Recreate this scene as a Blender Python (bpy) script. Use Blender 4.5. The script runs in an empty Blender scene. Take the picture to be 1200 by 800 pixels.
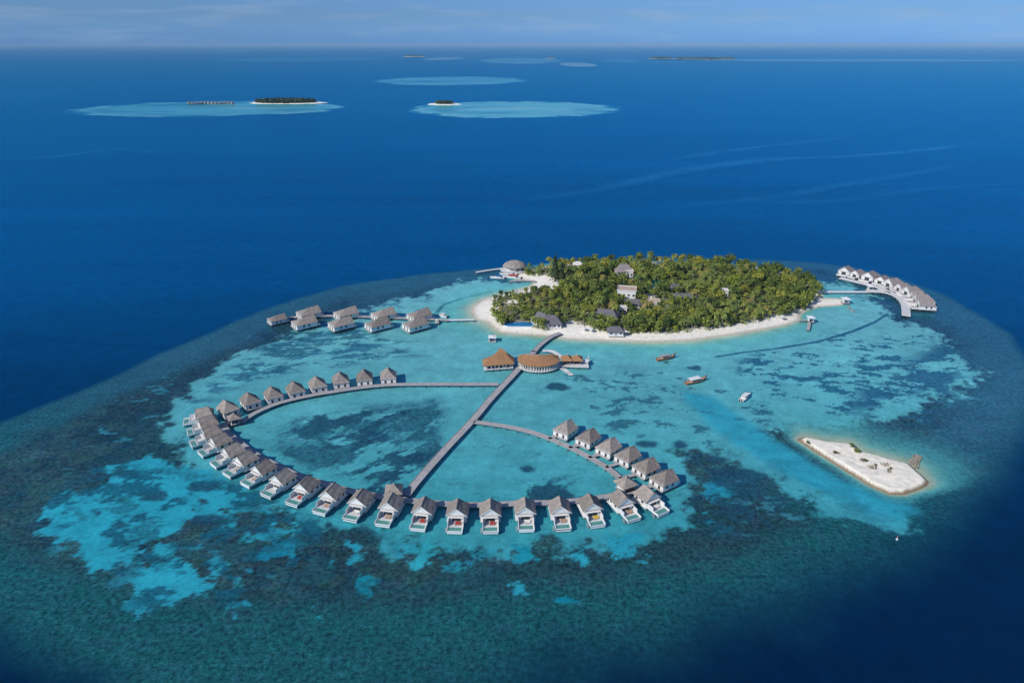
import bpy, math, random
import numpy as np
from mathutils import Vector, Matrix
R = math.radians
random.seed(7)
sc = bpy.context.scene
COL = sc.collection

# ------------------------------------------------------------------ camera
CAM_H, FPX = 150.0, 800.0
PITCH = math.atan(348/800)
cd = bpy.data.cameras.new('camera'); cam = bpy.data.objects.new('camera', cd); COL.objects.link(cam)
cam.location = (0, 0, CAM_H); cam.rotation_euler = (math.pi/2 - PITCH, 0, 0)
cd.sensor_width = 36; cd.lens = 24; cd.clip_start = 1; cd.clip_end = 400000
sc.camera = cam

# ------------------------------------------------------------------ sun, sky, exposure
SUN_EL, SUN_DIR = R(37), Vector((-0.77, -0.62))          # where the sun stands (to the left, a little behind the camera)
az = math.atan2(SUN_DIR.x, SUN_DIR.y)
w = bpy.data.worlds.new('World'); sc.world = w; w.use_nodes = True
nt = w.node_tree; nt.nodes.clear()
def N(nt, t, **k):
    n = nt.nodes.new(t)
    for a, b in k.items(): setattr(n, a, b)
    return n
sky = N(nt, 'ShaderNodeTexSky', sky_type='NISHITA'); sky.sun_disc = False
sky.sun_elevation = SUN_EL; sky.sun_rotation = az; sky.altitude = 150; sky.air_density = 1.0; sky.dust_density = 0.6; sky.ozone_density = 3.0
bg = N(nt, 'ShaderNodeBackground'); bg.inputs[1].default_value = 0.075
tint = N(nt, 'ShaderNodeMix', data_type='RGBA', blend_type='MULTIPLY'); tint.inputs[0].default_value = 1
# the air low over the horizon is a clear saturated blue, the dome above keeps its own colour
sep = N(nt, 'ShaderNodeSeparateXYZ'); tcz = N(nt, 'ShaderNodeTexCoord'); el = N(nt, 'ShaderNodeMapRange'); el.inputs[1].default_value = .05; el.inputs[2].default_value = .35
tm = N(nt, 'ShaderNodeMix', data_type='RGBA'); tm.inputs[6].default_value = (.42, .74, 1.48, 1); tm.inputs[7].default_value = (.68, .86, 1.25, 1)
nt.links.new(tcz.outputs['Generated'], sep.inputs[0]); nt.links.new(sep.outputs[2], el.inputs[0]); nt.links.new(el.outputs[0], tm.inputs[0]); el2 = N(nt, 'ShaderNodeMapRange'); el2.inputs[1].default_value = 0; el2.inputs[2].default_value = .035; t2 = N(nt, 'ShaderNodeMix', data_type='RGBA'); t2.inputs[6].default_value = (.38, .90, 2.3, 1)
nt.links.new(sep.outputs[2], el2.inputs[0]); nt.links.new(el2.outputs[0], t2.inputs[0]); nt.links.new(tm.outputs[2], t2.inputs[7]); nt.links.new(t2.outputs[2], tint.inputs[7])
# thin cloud wisps low over the horizon, fixed to the sky
tc = N(nt, 'ShaderNodeTexCoord'); mp = N(nt, 'ShaderNodeMapping'); mp.inputs['Scale'].default_value = (7, 7, 60)
nz = N(nt, 'ShaderNodeTexNoise'); nz.inputs['Scale'].default_value = 1.3; nz.inputs['Detail'].default_value = 5
cr = N(nt, 'ShaderNodeValToRGB'); cr.color_ramp.elements[0].position = .5; cr.color_ramp.elements[1].position = .8
cr.color_ramp.elements[1].color = (.45, .45, .45, 1)
mx = N(nt, 'ShaderNodeMix', data_type='RGBA'); mx.inputs[7].default_value = (4.6, 6.3, 8.6, 1)
L = nt.links.new
L(tc.outputs['Generated'], mp.inputs[0]); L(mp.outputs[0], nz.inputs['Vector']); L(nz.outputs[0], cr.inputs[0])
L(sky.outputs[0], tint.inputs[6]); L(tint.outputs[2], mx.inputs[6]); L(cr.outputs[0], mx.inputs[0]); L(mx.outputs[2], bg.inputs[0])
wo = N(nt, 'ShaderNodeOutputWorld'); L(bg.outputs[0], wo.inputs[0])
sd = bpy.data.lights.new('sun', 'SUN'); sd.energy = 3.6; sd.angle = R(0.5); sd.color = (1, .95, .87)
sun = bpy.data.objects.new('sun', sd); COL.objects.link(sun)
sv = Vector((SUN_DIR.x, SUN_DIR.y, 0)).normalized()*math.cos(SUN_EL) + Vector((0, 0, math.sin(SUN_EL)))
sun.rotation_euler = sv.to_track_quat('Z', 'Y').to_euler()
vs = sc.view_settings; vs.view_transform = 'Standard'; vs.look = 'None'; vs.exposure = 0; vs.gamma = 1
sc.cycles.max_bounces = 5; sc.cycles.diffuse_bounces = 2; sc.cycles.glossy_bounces = 2; sc.cycles.transparent_max_bounces = 4; sc.cycles.volume_bounces = 0
sc.cycles.use_denoising = True

# ------------------------------------------------------------------ helpers
def at(px, py, z=0.0):
    """photo pixel (1200x800) -> point at height z"""
    a = (px-600)/FPX; b = (400-py)/FPX; c, s = math.cos(PITCH), math.sin(PITCH)
    t = (CAM_H-z)/(s-b*c)
    return Vector((a*t, (c+b*s)*t, z))
def lin(c):
    return tuple(((v/255)/12.92 if v/255 <= .04045 else ((v/255+.055)/1.055)**2.4) for v in c)
class MB:
    def __init__(s): s.v, s.f, s.m = [], [], []
    def box(s, x0, x1, y0, y1, z0, z1, M=None, mi=0):
        n = len(s.v)
        for z in (z0, z1):
            for x, y in ((x0, y0), (x1, y0), (x1, y1), (x0, y1)):
                p = Vector((x, y, z)); s.v.append(M @ p if M else p)
        for q in ((3, 2, 1, 0), (4, 5, 6, 7), (0, 1, 5, 4), (1, 2, 6, 5), (2, 3, 7, 6), (3, 0, 4, 7)):
            s.f.append([n+i for i in q]); s.m.append(mi)
        return s
    def poly(s, pts, mi=0):
        n = len(s.v); s.v += [Vector(p) for p in pts]; s.f.append(list(range(n, n+len(pts)))); s.m.append(mi); return s
    def prism(s, pts, z0, z1, mi=0):
        n = len(s.v); k = len(pts)
        s.v += [Vector((p[0], p[1], z0)) for p in pts] + [Vector((p[0], p[1], z1)) for p in pts]
        s.f.append([n+i for i in range(k)][::-1]); s.f.append([n+k+i for i in range(k)])
        for i in range(k): j = (i+1) % k; s.f.append([n+i, n+j, n+k+j, n+k+i])
        s.m += [mi]*(k+2); return s
    def tube(s, pts, rad, k=6, mi=0):
        n = len(s.v); pts = [Vector(p) for p in pts]
        for i, p in enumerate(pts):
            d = (pts[min(i+1, len(pts)-1)]-pts[max(i-1, 0)]).normalized()
            a = d.orthogonal().normalized(); b = d.cross(a)
            r = rad[i] if hasattr(rad, '__len__') else rad
            for j in range(k):
                t = 2*math.pi*j/k; s.v.append(p+(a*math.cos(t)+b*math.sin(t))*r)
        for i in range(len(pts)-1):
            for j in range(k):
                j2 = (j+1) % k; s.f.append([n+i*k+j, n+i*k+j2, n+(i+1)*k+j2, n+(i+1)*k+j]); s.m.append(mi)
        s.f.append([n+j for j in range(k)][::-1]); s.f.append([n+(len(pts)-1)*k+j for j in range(k)]); s.m += [mi, mi]
        return s
    def mesh(s, name, mats, smooth=False):
        me = bpy.data.meshes.new(name); me.from_pydata([tuple(v) for v in s.v], [], s.f)
        for m in (mats if isinstance(mats, (list, tuple)) else [mats]): me.materials.append(m)
        me.polygons.foreach_set('material_index', s.m)
        if smooth: me.polygons.foreach_set('use_smooth', [True]*len(s.f))
        me.update(); return me
    def build(s, name, mats, parent=None, smooth=False, loc=None, rz=0):
        return link(name, s.mesh(name, mats, smooth), parent, loc, rz)
def link(name, me, parent=None, loc=None, rz=0):
    o = bpy.data.objects.new(name, me); COL.objects.link(o)
    if parent: o.parent = parent
    if loc is not None: o.location = loc
    o.rotation_euler = (0, 0, rz); return o
def tag(o, label=None, cat=None, group=None, kind=None):
    if label: o['label'] = label
    if cat: o['category'] = cat
    if group: o['group'] = group
    if kind: o['kind'] = kind
    return o
def thing(name, label, cat, loc=(0, 0, 0), rz=0, group=None):
    return tag(link(name, None, None, loc, rz), label, cat, group)
def copy_tree(o, parent=None):
    c = o.copy(); COL.objects.link(c); c.parent = parent
    for ch in list(o.children): copy_tree(ch, c)
    return c
ORD = ['first', 'second', 'third', 'fourth', 'fifth', 'sixth', 'seventh', 'eighth', 'ninth', 'tenth', 'eleventh', 'twelfth', 'thirteenth', 'fourteenth',
       'fifteenth', 'sixteenth', 'seventeenth', 'eighteenth', 'nineteenth', 'twentieth']

# ------------------------------------------------------------------ materials
def mat(name, col, rough=.8, var=.25, scale=1.0, col2=None, bump=0.0, spec=.3, stripes=None, obj_rand=0.0, metal=0, dirt=0.0, detail=5):
    m = bpy.data.materials.new(name); m.use_nodes = True; nt = m.node_tree; L = nt.links.new
    b = nt.nodes['Principled BSDF']; b.inputs['Roughness'].default_value = rough; b.inputs['Specular IOR Level'].default_value = spec; b.inputs['Metallic'].default_value = metal
    tc = N(nt, 'ShaderNodeTexCoord'); nz = N(nt, 'ShaderNodeTexNoise'); nz.inputs['Scale'].default_value = scale; nz.inputs['Detail'].default_value = detail; nz.inputs['Roughness'].default_value = .65
    L(tc.outputs['Object'], nz.inputs['Vector'])
    cr = N(nt, 'ShaderNodeValToRGB'); c2 = col2 or tuple(min(1, c*(1+var)) for c in col); c1 = tuple(c*(1-var) for c in col) if not col2 else col
    cr.color_ramp.elements[0].position = .3; cr.color_ramp.elements[1].position = .7
    cr.color_ramp.elements[0].color = (*c1, 1); cr.color_ramp.elements[1].color = (*c2, 1); L(nz.outputs[0], cr.inputs[0])
    out = cr.outputs[0]; h = nz.outputs[0]
    if stripes:
        axis, sc_, dark = stripes
        wv = N(nt, 'ShaderNodeTexWave', bands_direction=axis); wv.inputs['Scale'].default_value = sc_; wv.inputs['Distortion'].default_value = .6; wv.inputs['Detail'].default_value = 2
        L(tc.outputs['Object'], wv.inputs['Vector'])
        rr = N(nt, 'ShaderNodeMapRange'); rr.inputs[3].default_value = dark; L(wv.outputs['Fac'], rr.inputs[0])
        mu = N(nt, 'ShaderNodeMix', data_type='RGBA', blend_type='MULTIPLY'); mu.inputs[0].default_value = 1; L(out, mu.inputs[6]); L(rr.outputs[0], mu.inputs[7]); out = mu.outputs[2]
    if obj_rand:
        oi = N(nt, 'ShaderNodeObjectInfo'); rr = N(nt, 'ShaderNodeMapRange'); rr.inputs[3].default_value = 1-obj_rand; rr.inputs[4].default_value = 1+obj_rand; L(oi.outputs['Random'], rr.inputs[0])
        mu = N(nt, 'ShaderNodeMix', data_type='RGBA', blend_type='MULTIPLY'); mu.inputs[0].default_value = 1; L(out, mu.inputs[6]); L(rr.outputs[0], mu.inputs[7]); out = mu.outputs[2]
    L(out, b.inputs['Base Color'])
    if bump:
        bp = N(nt, 'ShaderNodeBump'); bp.inputs['Strength'].default_value = bump; bp.inputs['Distance'].default_value = .1; L(h, bp.inputs['Height']); L(bp.outputs[0], b.inputs['Normal'])
    return m
def leaf_mat(name, stops, spread=.35):
    m = bpy.data.materials.new(name); m.use_nodes = True; nt = m.node_tree; L = nt.links.new
    b = nt.nodes['Principled BSDF']; b.inputs['Roughness'].default_value = .6; b.inputs['Specular IOR Level'].default_value = .25
    oi = N(nt, 'ShaderNodeObjectInfo'); cr = N(nt, 'ShaderNodeValToRGB'); e = cr.color_ramp.elements
    e[0].position, e[0].color = stops[0][0], (*stops[0][1], 1); e[1].position, e[1].color = stops[-1][0], (*stops[-1][1], 1)
    for p, c in stops[1:-1]: q = e.new(p); q.color = (*c, 1)
    ge = N(nt, 'ShaderNodeNewGeometry'); rr = N(nt, 'ShaderNodeMapRange'); rr.inputs[3].default_value = 1-spread; rr.inputs[4].default_value = 1+spread
    L(oi.outputs['Random'], cr.inputs[0]); L(ge.outputs['Random Per Island'], rr.inputs[0])
    mu = N(nt, 'ShaderNodeMix', data_type='RGBA', blend_type='MULTIPLY'); mu.inputs[0].default_value = 1; L(cr.outputs[0], mu.inputs[6]); L(rr.outputs[0], mu.inputs[7]); L(mu.outputs[2], b.inputs['Base Color'])
    tr = N(nt, 'ShaderNodeBsdfTranslucent'); L(mu.outputs[2], tr.inputs[0]); ms = N(nt, 'ShaderNodeMixShader'); ms.inputs[0].default_value = .25
    L(b.outputs[0], ms.inputs[1]); L(tr.outputs[0], ms.inputs[2]); L(ms.outputs[0], nt.nodes['Material Output'].inputs[0]); return m
M = dict(
    thatch=mat('thatch', (.325, .285, .25), .95, .3, .7, bump=.5, spec=.05, obj_rand=.2, stripes=('Z', 1.6, .8)),
    thatch_orange=mat('thatch_orange', (.43, .235, .12), .95, .22, 1.0, bump=.5, spec=.05, stripes=('Z', 1.3, .8)),
    shingle=mat('shingle', (.19, .18, .195), .85, .25, 1.2, bump=.4, spec=.1, stripes=('Z', 2.5, .8)),
    shingle_brown=mat('shingle_brown', (.33, .29, .275), .85, .25, 1.2, bump=.4, spec=.1, stripes=('Z', 2.5, .8)),
    white=mat('white_paint', (.78, .76, .73), .6, .07, .9, spec=.3, obj_rand=.04),
    cream=mat('cream_paint', (.72, .68, .62), .7, .1, .8),
    wood=mat('weathered_timber', (.36, .35, .36), .9, .22, .8, bump=.2, spec=.1),
    plank=mat('deck_planks', (.48, .465, .46), .85, .2, .5, bump=.2, spec=.15, stripes=('X', 1.5, .72)),
    white_plank=mat('pale_deck_planks', (.74, .73, .72), .85, .12, .5, spec=.15, stripes=('X', 1.5, .8)),
    post=mat('piling', (.16, .145, .14), .9, .3, 2, spec=.1),
    glass=mat('window_glass', (.03, .045, .055), .12, .3, .6, spec=.6),
    dark=mat('dark_opening', (.05, .04, .04), .7, .3, 1.2),
    pool=mat('pool_water', (.10, .30, .26), .08, .12, 1.2, spec=.5),
    pool_deep=mat('swimming_pool_water', (.02, .22, .48), .08, .15, .5, spec=.5),
    tile=mat('pool_rim', (.74, .76, .75), .4, .06, 2),
    red=mat('red_cushion', (.42, .06, .05), .8, .15, 3), tan=mat('tan_cushion', (.46, .30, .20), .8, .15, 3), yellow=mat('yellow_cushion', (.65, .46, .05), .8, .12, 3),
    hull_wood=mat('varnished_hull', (.26, .10, .05), .4, .3, 1.2), hull_white=mat('white_hull', (.8, .8, .8), .3, .05, 1),
    canvas=mat('white_canvas', (.8, .8, .8), .7, .05, 1), blue=mat('blue_canvas', (.06, .17, .42), .6, .15, 1), redroof=mat('red_canvas', (.5, .09, .07), .7, .15, 1),
    trunk=mat('bark', (.17, .13, .10), .95, .3, 3, bump=.4, spec=.05), palm_trunk=mat('palm_bark', (.27, .23, .19), .95, .25, 3, bump=.4, spec=.05),
    rock=mat('coral_rock', (.30, .27, .22), .95, .35, 1.5, bump=.6, spec=.1), court=mat('court_surface', (.05, .28, .22), .85, .12, .6),
    concrete=mat('terracotta_roof_deck', (.52, .38, .29), .9, .15, .5),
    leaf=leaf_mat('broad_leaves', [(0, (.075, .12, .03)), (.3, (.14, .195, .04)), (.55, (.20, .26, .05)), (.8, (.28, .32, .055)), (1, (.38, .38, .06))]),
    palm=leaf_mat('palm_fronds', [(0, (.13, .19, .05)), (.5, (.22, .27, .055)), (.85, (.31, .32, .06)), (1, (.38, .31, .10))]),
    dark_leaf=leaf_mat('casuarina_needles', [(0, (.04, .068, .025)), (1, (.06, .09, .035))]),
    lime=leaf_mat('lime_leaves', [(0, (.20, .27, .02)), (1, (.24, .30, .03))]),
    far_leaf=leaf_mat('distant_leaves', [(0, (.06, .09, .04)), (1, (.10, .13, .05))]),
)

# ------------------------------------------------------------------ numpy fields (noise, polygon distance)
def _h(ix, iy, s):
    n = (ix.astype(np.int64)*374761393 + iy.astype(np.int64)*668265263 + s*1442695041) & 0x7fffffff
    n = ((n ^ (n >> 13))*1274126177) & 0x7fffffff
    return ((n ^ (n >> 16)) & 0xffff)/65535.0
def vnoise(x, y, s=0):
    ix, iy = np.floor(x), np.floor(y); fx, fy = x-ix, y-iy; fx = fx*fx*(3-2*fx); fy = fy*fy*(3-2*fy)
    a, b, c, d = _h(ix, iy, s), _h(ix+1, iy, s), _h(ix, iy+1, s), _h(ix+1, iy+1, s)
    return (a*(1-fx)+b*fx)*(1-fy)+(c*(1-fx)+d*fx)*fy
def fbm(x, y, scale, s=0, o=5, g=.55):
    r = np.zeros_like(x); a, t = 1.0, 0.0
    for i in range(o):
        k = 2**i/scale; ang = .6*i+s; ca, sa = math.cos(ang), math.sin(ang)
        r += a*vnoise((x*ca-y*sa)*k+17.3*i, (x*sa+y*ca)*k-9.1*i, s*13+i); t += a; a *= g
    return (r/t-.5)*2
def sdist(x, y, P):
    """signed distance, positive inside; P a list of (x, y)"""
    d = np.full(x.shape, 1e9); ins = np.zeros(x.shape, bool); n = len(P)
    for i in range(n):
        (x0, y0), (x1, y1) = P[i], P[(i+1) % n]; ex, ey = x1-x0, y1-y0
        t = np.clip(((x-x0)*ex+(y-y0)*ey)/(ex*ex+ey*ey+1e-9), 0, 1)
        d = np.minimum(d, (x-x0-t*ex)**2+(y-y0-t*ey)**2)
        if y0 != y1: ins ^= ((y0 > y) != (y1 > y)) & (x < ex*(y-y0)/(y1-y0)+x0)
    d = np.sqrt(d); return np.where(ins, d, -d)
def ldist(x, y, P):
    d = np.full(x.shape, 1e9)
    for (x0, y0), (x1, y1) in zip(P[:-1], P[1:]):
        ex, ey = x1-x0, y1-y0; t = np.clip(((x-x0)*ex+(y-y0)*ey)/(ex*ex+ey*ey+1e-9), 0, 1)
        d = np.minimum(d, (x-x0-t*ex)**2+(y-y0-t*ey)**2)
    return np.sqrt(d)
def wpts(pp): return [tuple(at(px, py)[:2]) for px, py in pp]
def ss(v): v = np.clip(v, 0, 1); return v*v*(3-2*v)

ISLAND = wpts([(555, 366), (555, 360), (566, 352), (582, 347), (606, 341), (620, 337), (626, 331), (618, 328), (604, 327), (604, 320), (620, 316), (645, 311), (680, 308), (740, 307), (800, 308), (860, 311), (905, 316),
               (940, 325), (958, 338), (963, 350), (980, 350), (991, 351.5), (994, 355), (980, 357.5), (960, 359), (944, 363), (935, 369), (935, 375), (920, 380), (900, 384), (860, 391), (810, 398), (760, 400), (712, 398.5), (664, 396.5),
               (640, 393), (610, 391), (588, 389), (578, 382), (572, 377), (560, 374)])
ISLET = wpts([(934, 515), (942, 511.5), (970, 517.6), (995, 519), (1010, 529), (1039, 537), (1065, 543), (1072, 549), (1089, 565), (1087, 569), (1059.5, 580), (1041, 579), (1017, 568), (982, 546), (955, 529.5)])

# ------------------------------------------------------------------ the sea: one sheet, its colour is what lies below (sand, coral, depth) plus painted sky light far out
KL = 0.80       # light the water sheet gets per unit of base colour
def wc(c): return np.array(lin(c))/np.array((KL*.97, KL, KL*1.13))
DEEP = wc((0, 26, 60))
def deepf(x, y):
    # open water painted brighter and bluer farther out, in place of grazing sky reflection
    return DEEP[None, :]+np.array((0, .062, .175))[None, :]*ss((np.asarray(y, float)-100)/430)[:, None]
def sea_colour(x, y):
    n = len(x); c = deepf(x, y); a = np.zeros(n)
    n60, n25, n12, n6 = fbm(x, y, 60, 1), fbm(x, y, 25, 2), fbm(x, y, 12, 3, 6, .7), fbm(x, y, 4, 4, 4, .72)
    ns = fbm(x*.45, y, 9, 5)            # streaks running across
    def lay(m, colr, al=None):
        nonlocal c, a
        k = m[:, None]; c = c*(1-k)+(wc(colr) if isinstance(colr, tuple) else colr)*k
        if al is not None: a = a*(1-m)+al*m
    reef = sdist(x, y, wpts([(0, 492), (100, 452), (200, 407), (300, 364), (350, 347), (400, 334), (450, 326), (500, 320), (560, 314), (700, 303), (830, 301), (900, 303), (960, 307), (1010, 314), (1060, 326), (1110, 345), (1150, 368), (1190, 392), (1215, 430), (1222, 480),
              (1200, 535), (1160, 590), (1105, 640), (1030, 682), (940, 715), (840, 748), (740, 780), (640, 808), (530, 835), (400, 855), (250, 850), (130, 835), (60, 800), (0, 772), (-90, 730), (-170, 640), (-120, 545)]))
    wide = np.clip((300-y)/120, 0, 1)*np.clip((x+60)/100, 0, 1)      # the south-east slope falls away gently
    lo = np.clip((190-y)/60, 0, 1)
    S = 7+26*wide+16*lo
    r0 = ss((reef+n25*(2+2*wide+5*lo)+n60*5*lo+n12*2*(wide+lo))/S+.35*np.maximum(wide, lo))
    lay(r0, (26, 78, 87), .85)                                      # teal rim
    right = np.clip((x-60)/120, 0, 1)*np.clip((y-190)/60, 0, 1)
    left = np.clip((y-230)/80, 0, 1)
    lay(r0*right, (44, 88, 112), .5); lay(r0*left*(1-right), (42, 86, 108), .4)
    # dark coral flat
    d = ss((reef-18-14*wide-16*lo+n25*9+n12*4)/(16+18*wide+14*lo))
    flat = np.array(wc((38, 62, 68)))*(1-left[:, None])+np.array(wc((38, 68, 88)))*left[:, None]
    lay(d*.9, flat, .9)
    core = ss((sdist(x, y, wpts([(60, 500), (150, 450), (240, 415), (330, 375), (400, 352), (360, 420), (210, 470), (190, 560), (320, 600), (560, 645), (800, 600), (800, 530), (880, 545), (990, 620), (940, 665), (800, 690), (560, 712), (300, 735), (120, 715), (40, 640), (30, 560)]))+n25*8+n12*5)/16)
    lay(core*.8, (34, 56, 63), .95)
    lay(ss((fbm(x, y, 16, 25, 6, .74)-.10)/.10)*d*(1-.5*left)*.5, (50, 90, 98), .7); lay(ss((fbm(x, y, 11, 27, 6, .74)-.16)/.10)*d*.6, (22, 46, 58), .8)
    lay(ss((fbm(x, y, 32, 23, 5, .6)+.05)/.3)*d*(1-left)*.8, (28, 60, 70), .9)
    m = ss((fbm(x, y, 14, 8)-.05)/.5)*d*(1-left)*.55; lay(m*(1-.6*core), (46, 88, 92), .8)
    # olive-brown heads in the front reef
    m = ss((fbm(x, y, 7, 21, 5, .65)-.08)/.25)*d*(1-left)*.6; lay(m, (44, 76, 74), .9)
    m = ss((fbm(x, y, 4, 22, 4, .7)-.15)/.2)*d*(1-left)*.6; lay(m, (20, 52, 74), .9)
    # lagoon
    lag_p = wpts([(350, 388), (400, 368), (450, 356), (500, 342), (555, 326), (620, 330), (760, 332), (900, 332), (950, 326), (985, 333), (1015, 345), (1040, 372), (1085, 385), (1120, 403), (1140, 430), (1120, 455), (1085, 476), (1030, 492), (950, 495), (900, 500),
              (870, 500), (910, 530), (990, 575), (1060, 598), (1080, 612), (1050, 622), (980, 610), (920, 580), (860, 545), (815, 522), (800, 545), (812, 575), (790, 610), (745, 632), (660, 642), (560, 645), (470, 640), (400, 622), (340, 606), (280, 588),
              (235, 560), (205, 525), (196, 490), (215, 460), (250, 432), (290, 410)])
    lag = sdist(x, y, lag_p)
    lm = ss((lag+n25*8+n12*12+n6*8+3)/6)
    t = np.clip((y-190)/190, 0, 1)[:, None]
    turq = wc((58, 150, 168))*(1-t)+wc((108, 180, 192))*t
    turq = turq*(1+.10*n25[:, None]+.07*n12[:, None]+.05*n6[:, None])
    lay(lm, turq, .12)
    # channel: deeper, clean blue
    ch = sdist(x, y, wpts([(790, 452), (840, 462), (880, 490), (935, 525), (1000, 562), (1085, 592), (1092, 606), (1060, 618), (1010, 606), (940, 572), (880, 540), (830, 505), (795, 470)]))
    lay(ss((ch+n12*3)/7)*.9, (46, 150, 178), .03)
    m = ss((fbm(x*.8+y*.8, (x-y)*.25, 9, 31)-.15)/.3)*ss((ch+3)/6)*np.clip((230-y)/30, 0, 1)*.7; lay(m, (28, 122, 156), .1)
    # sand tongues among the front reef
    def patch(pp, colr, soft=1.6, amp=1.0, al=.15, k=1.0):
        nonlocal c, a
        q = sdist(x, y, wpts(pp)); lay(ss((q+amp*(n12*7+n6*4+n25*4))/soft)*k, colr, al)
    cy = (42, 150, 176)
    patch([(40, 592), (75, 572), (110, 570), (125, 545), (180, 530), (225, 548), (262, 560), (300, 580), (290, 600), (240, 590), (200, 604), (205, 622), (170, 640), (170, 672), (120, 664), (95, 655), (100, 640), (48, 626)], cy)
    patch([(148, 712), (158, 672), (200, 650), (240, 660), (262, 690), (215, 705), (175, 714)], cy)
    patch([(256, 716), (270, 702), (300, 702), (300, 712)], cy)
    patch([(275, 665), (300, 640), (345, 622), (370, 628), (352, 650), (310, 662)], (26, 122, 150))
    patch([(385, 640), (405, 628), (440, 640), (420, 655)], cy); patch([(470, 640), (505, 632), (522, 655), (490, 668)], (48, 160, 180))
    patch([(600, 636), (625, 640), (632, 656), (610, 655)], (30, 140, 165)); patch([(672, 642), (684, 640), (688, 650), (676, 655)], cy); patch([(602, 688), (614, 684), (616, 694), (604, 696)], cy)
    patch([(655, 702), (672, 698), (676, 704), (660, 708)], (20, 125, 150)); patch([(362, 710), (376, 712), (372, 722)], cy); patch([(712, 625), (745, 628), (740, 650), (722, 650)], cy); patch([(415, 686), (438, 682), (440, 696), (420, 698)], (22, 128, 150))
    patch([(810, 575), (850, 565), (870, 580), (835, 590)], (32, 120, 146), al=.4); patch([(820, 610), (850, 606), (870, 625), (835, 628)], (24, 110, 136), al=.4)
    for pp, kk in (([(380, 622), (560, 632), (760, 630), (820, 670), (700, 690), (540, 690), (400, 700), (330, 660)], .25), ([(40, 580), (260, 545), (420, 620), (330, 690), (160, 725), (40, 650)], .12), ([(780, 560), (870, 560), (900, 640), (800, 650)], .34)):
        q = ss((sdist(x, y, wpts(pp))+n12*6)/12); lay(ss((fbm(x, y, 9, 61, 6, .68)-kk)/.10)*q*.9, cy, .1)
    # coral patches on the sand
    dk = (28, 66, 88); dk2 = (34, 84, 106)
    def coral(pp, colr=dk, soft=1.3, amp=1.15, k=.92): patch(pp, colr, soft, amp, .5, k)
    for pp in ([(338, 508), (380, 491), (445, 477), (440, 486), (375, 508), (340, 513)],
               [(300, 515), (315, 508), (335, 520), (420, 527), (430, 510), (415, 500), (445, 490), (475, 475), (497, 470), (485, 485), (450, 500), (445, 520), (420, 540), (400, 550), (370, 540), (330, 535)],
               [(455, 520), (475, 508), (500, 502), (492, 512), (465, 527)], [(420, 560), (465, 540), (490, 525), (515, 520), (512, 535), (485, 550), (475, 565), (440, 572)],
               [(395, 568), (430, 575), (470, 570), (468, 580), (400, 582)], [(530, 585), (570, 574), (600, 585), (560, 590)], [(620, 580), (650, 568), (700, 585), (660, 592)]): coral(pp)
    for (px, py, rx, ry) in ((655, 453, 15, 5.5), (618, 548, 10, 6.5), (636, 560, 4, 3), (645, 565, 5, 3), (812, 431, 12, 3), (795, 522, 12, 7), (760, 520, 14, 5), (783, 424, 6, 2), (838, 538, 18, 6), (870, 560, 40, 12),
                              (150, 555, 22, 9), (180, 580, 20, 8), (225, 640, 30, 8), (112, 600, 10, 5), (140, 615, 10, 4), (240, 570, 26, 9), (300, 620, 26, 8), (250, 610, 28, 8), (100, 585, 10, 3)):
        coral([(px+rx*math.cos(q*.785), py+ry*math.sin(q*.785)) for q in range(8)], soft=2, amp=.45)
    # scattered coral: density fields
    def field(pp, thr, colr, sc_=5, seed=40, strk=.5, k=.85, soft=10):
        q = ss((sdist(x, y, wpts(pp))+n12*4)/soft); f = fbm(x*strk, y, sc_, seed, 5, .68); f2 = fbm(x, y, 30, seed+1, 2)
        lay(ss((f+.35*f2-thr)/.07)*q*k, colr, .5)
    u_, v_ = x*.80+y*.60, -x*.60+y*.80
    def streak(pp, thr, colr, seed, k=.85):
        q = ss((sdist(x, y, wpts(pp))+n12*5)/10); f = fbm(u_*.4, v_, 9, seed, 6, .72)+.3*fbm(x, y, 30, seed+2, 2); lay(ss((f-thr)/.07)*q*k, colr, .6)
    streak([(300, 510), (340, 488), (440, 470), (520, 462), (540, 480), (520, 540), (480, 580), (430, 582), (370, 560), (320, 540), (295, 525)], .03, dk, 91, .92)
    streak([(300, 510), (340, 488), (440, 470), (520, 462), (540, 480), (520, 540), (480, 580), (430, 582), (370, 560), (320, 540), (295, 525)], .02, (46, 106, 124), 95, .6)
    streak([(560, 500), (640, 520), (700, 570), (690, 590), (540, 590), (520, 560)], .30, dk2, 93, .7)
    field([(240, 445), (290, 408), (380, 372), (460, 352), (520, 345), (500, 372), (450, 395), (520, 420), (450, 425), (350, 440), (270, 462), (215, 490), (200, 470)], -.02, (46, 104, 132), 5, 41, .4, .9)
    field([(300, 400), (380, 378), (440, 385), (500, 400), (480, 425), (350, 440), (260, 460)], .15, dk2, 4, 43, .4, .8)
    field([(850, 420), (900, 400), (1000, 380), (1060, 380), (1125, 405), (1120, 450), (1060, 480), (960, 500), (900, 505), (850, 480)], .16, (36, 90, 118), 4, 45, .5, .95)
    field([(980, 455), (1040, 425), (1080, 395), (1115, 385), (1165, 430), (1110, 500), (1000, 520)], -.08, (38, 86, 114), 6, 47, .5, .95, 14)
    field([(640, 430), (900, 430), (920, 500), (800, 545), (690, 500)], .3, dk2, 5, 49, .6, .8)
    field([(800, 560), (790, 520), (870, 540), (950, 590), (930, 640), (820, 640), (780, 620)], .0, (30, 70, 90), 7, 51, .8, .8)
    field([(20, 590), (120, 530), (300, 560), (420, 620), (380, 660), (300, 720), (140, 725)], .12, (24, 82, 104), 8, 53, .8, .9, 8)
    field([(560, 320), (740, 305), (960, 318), (1050, 360), (960, 345), (900, 325), (740, 312), (620, 320)], .05, (40, 92, 130), 8, 55, .4, .6, 12)
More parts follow.
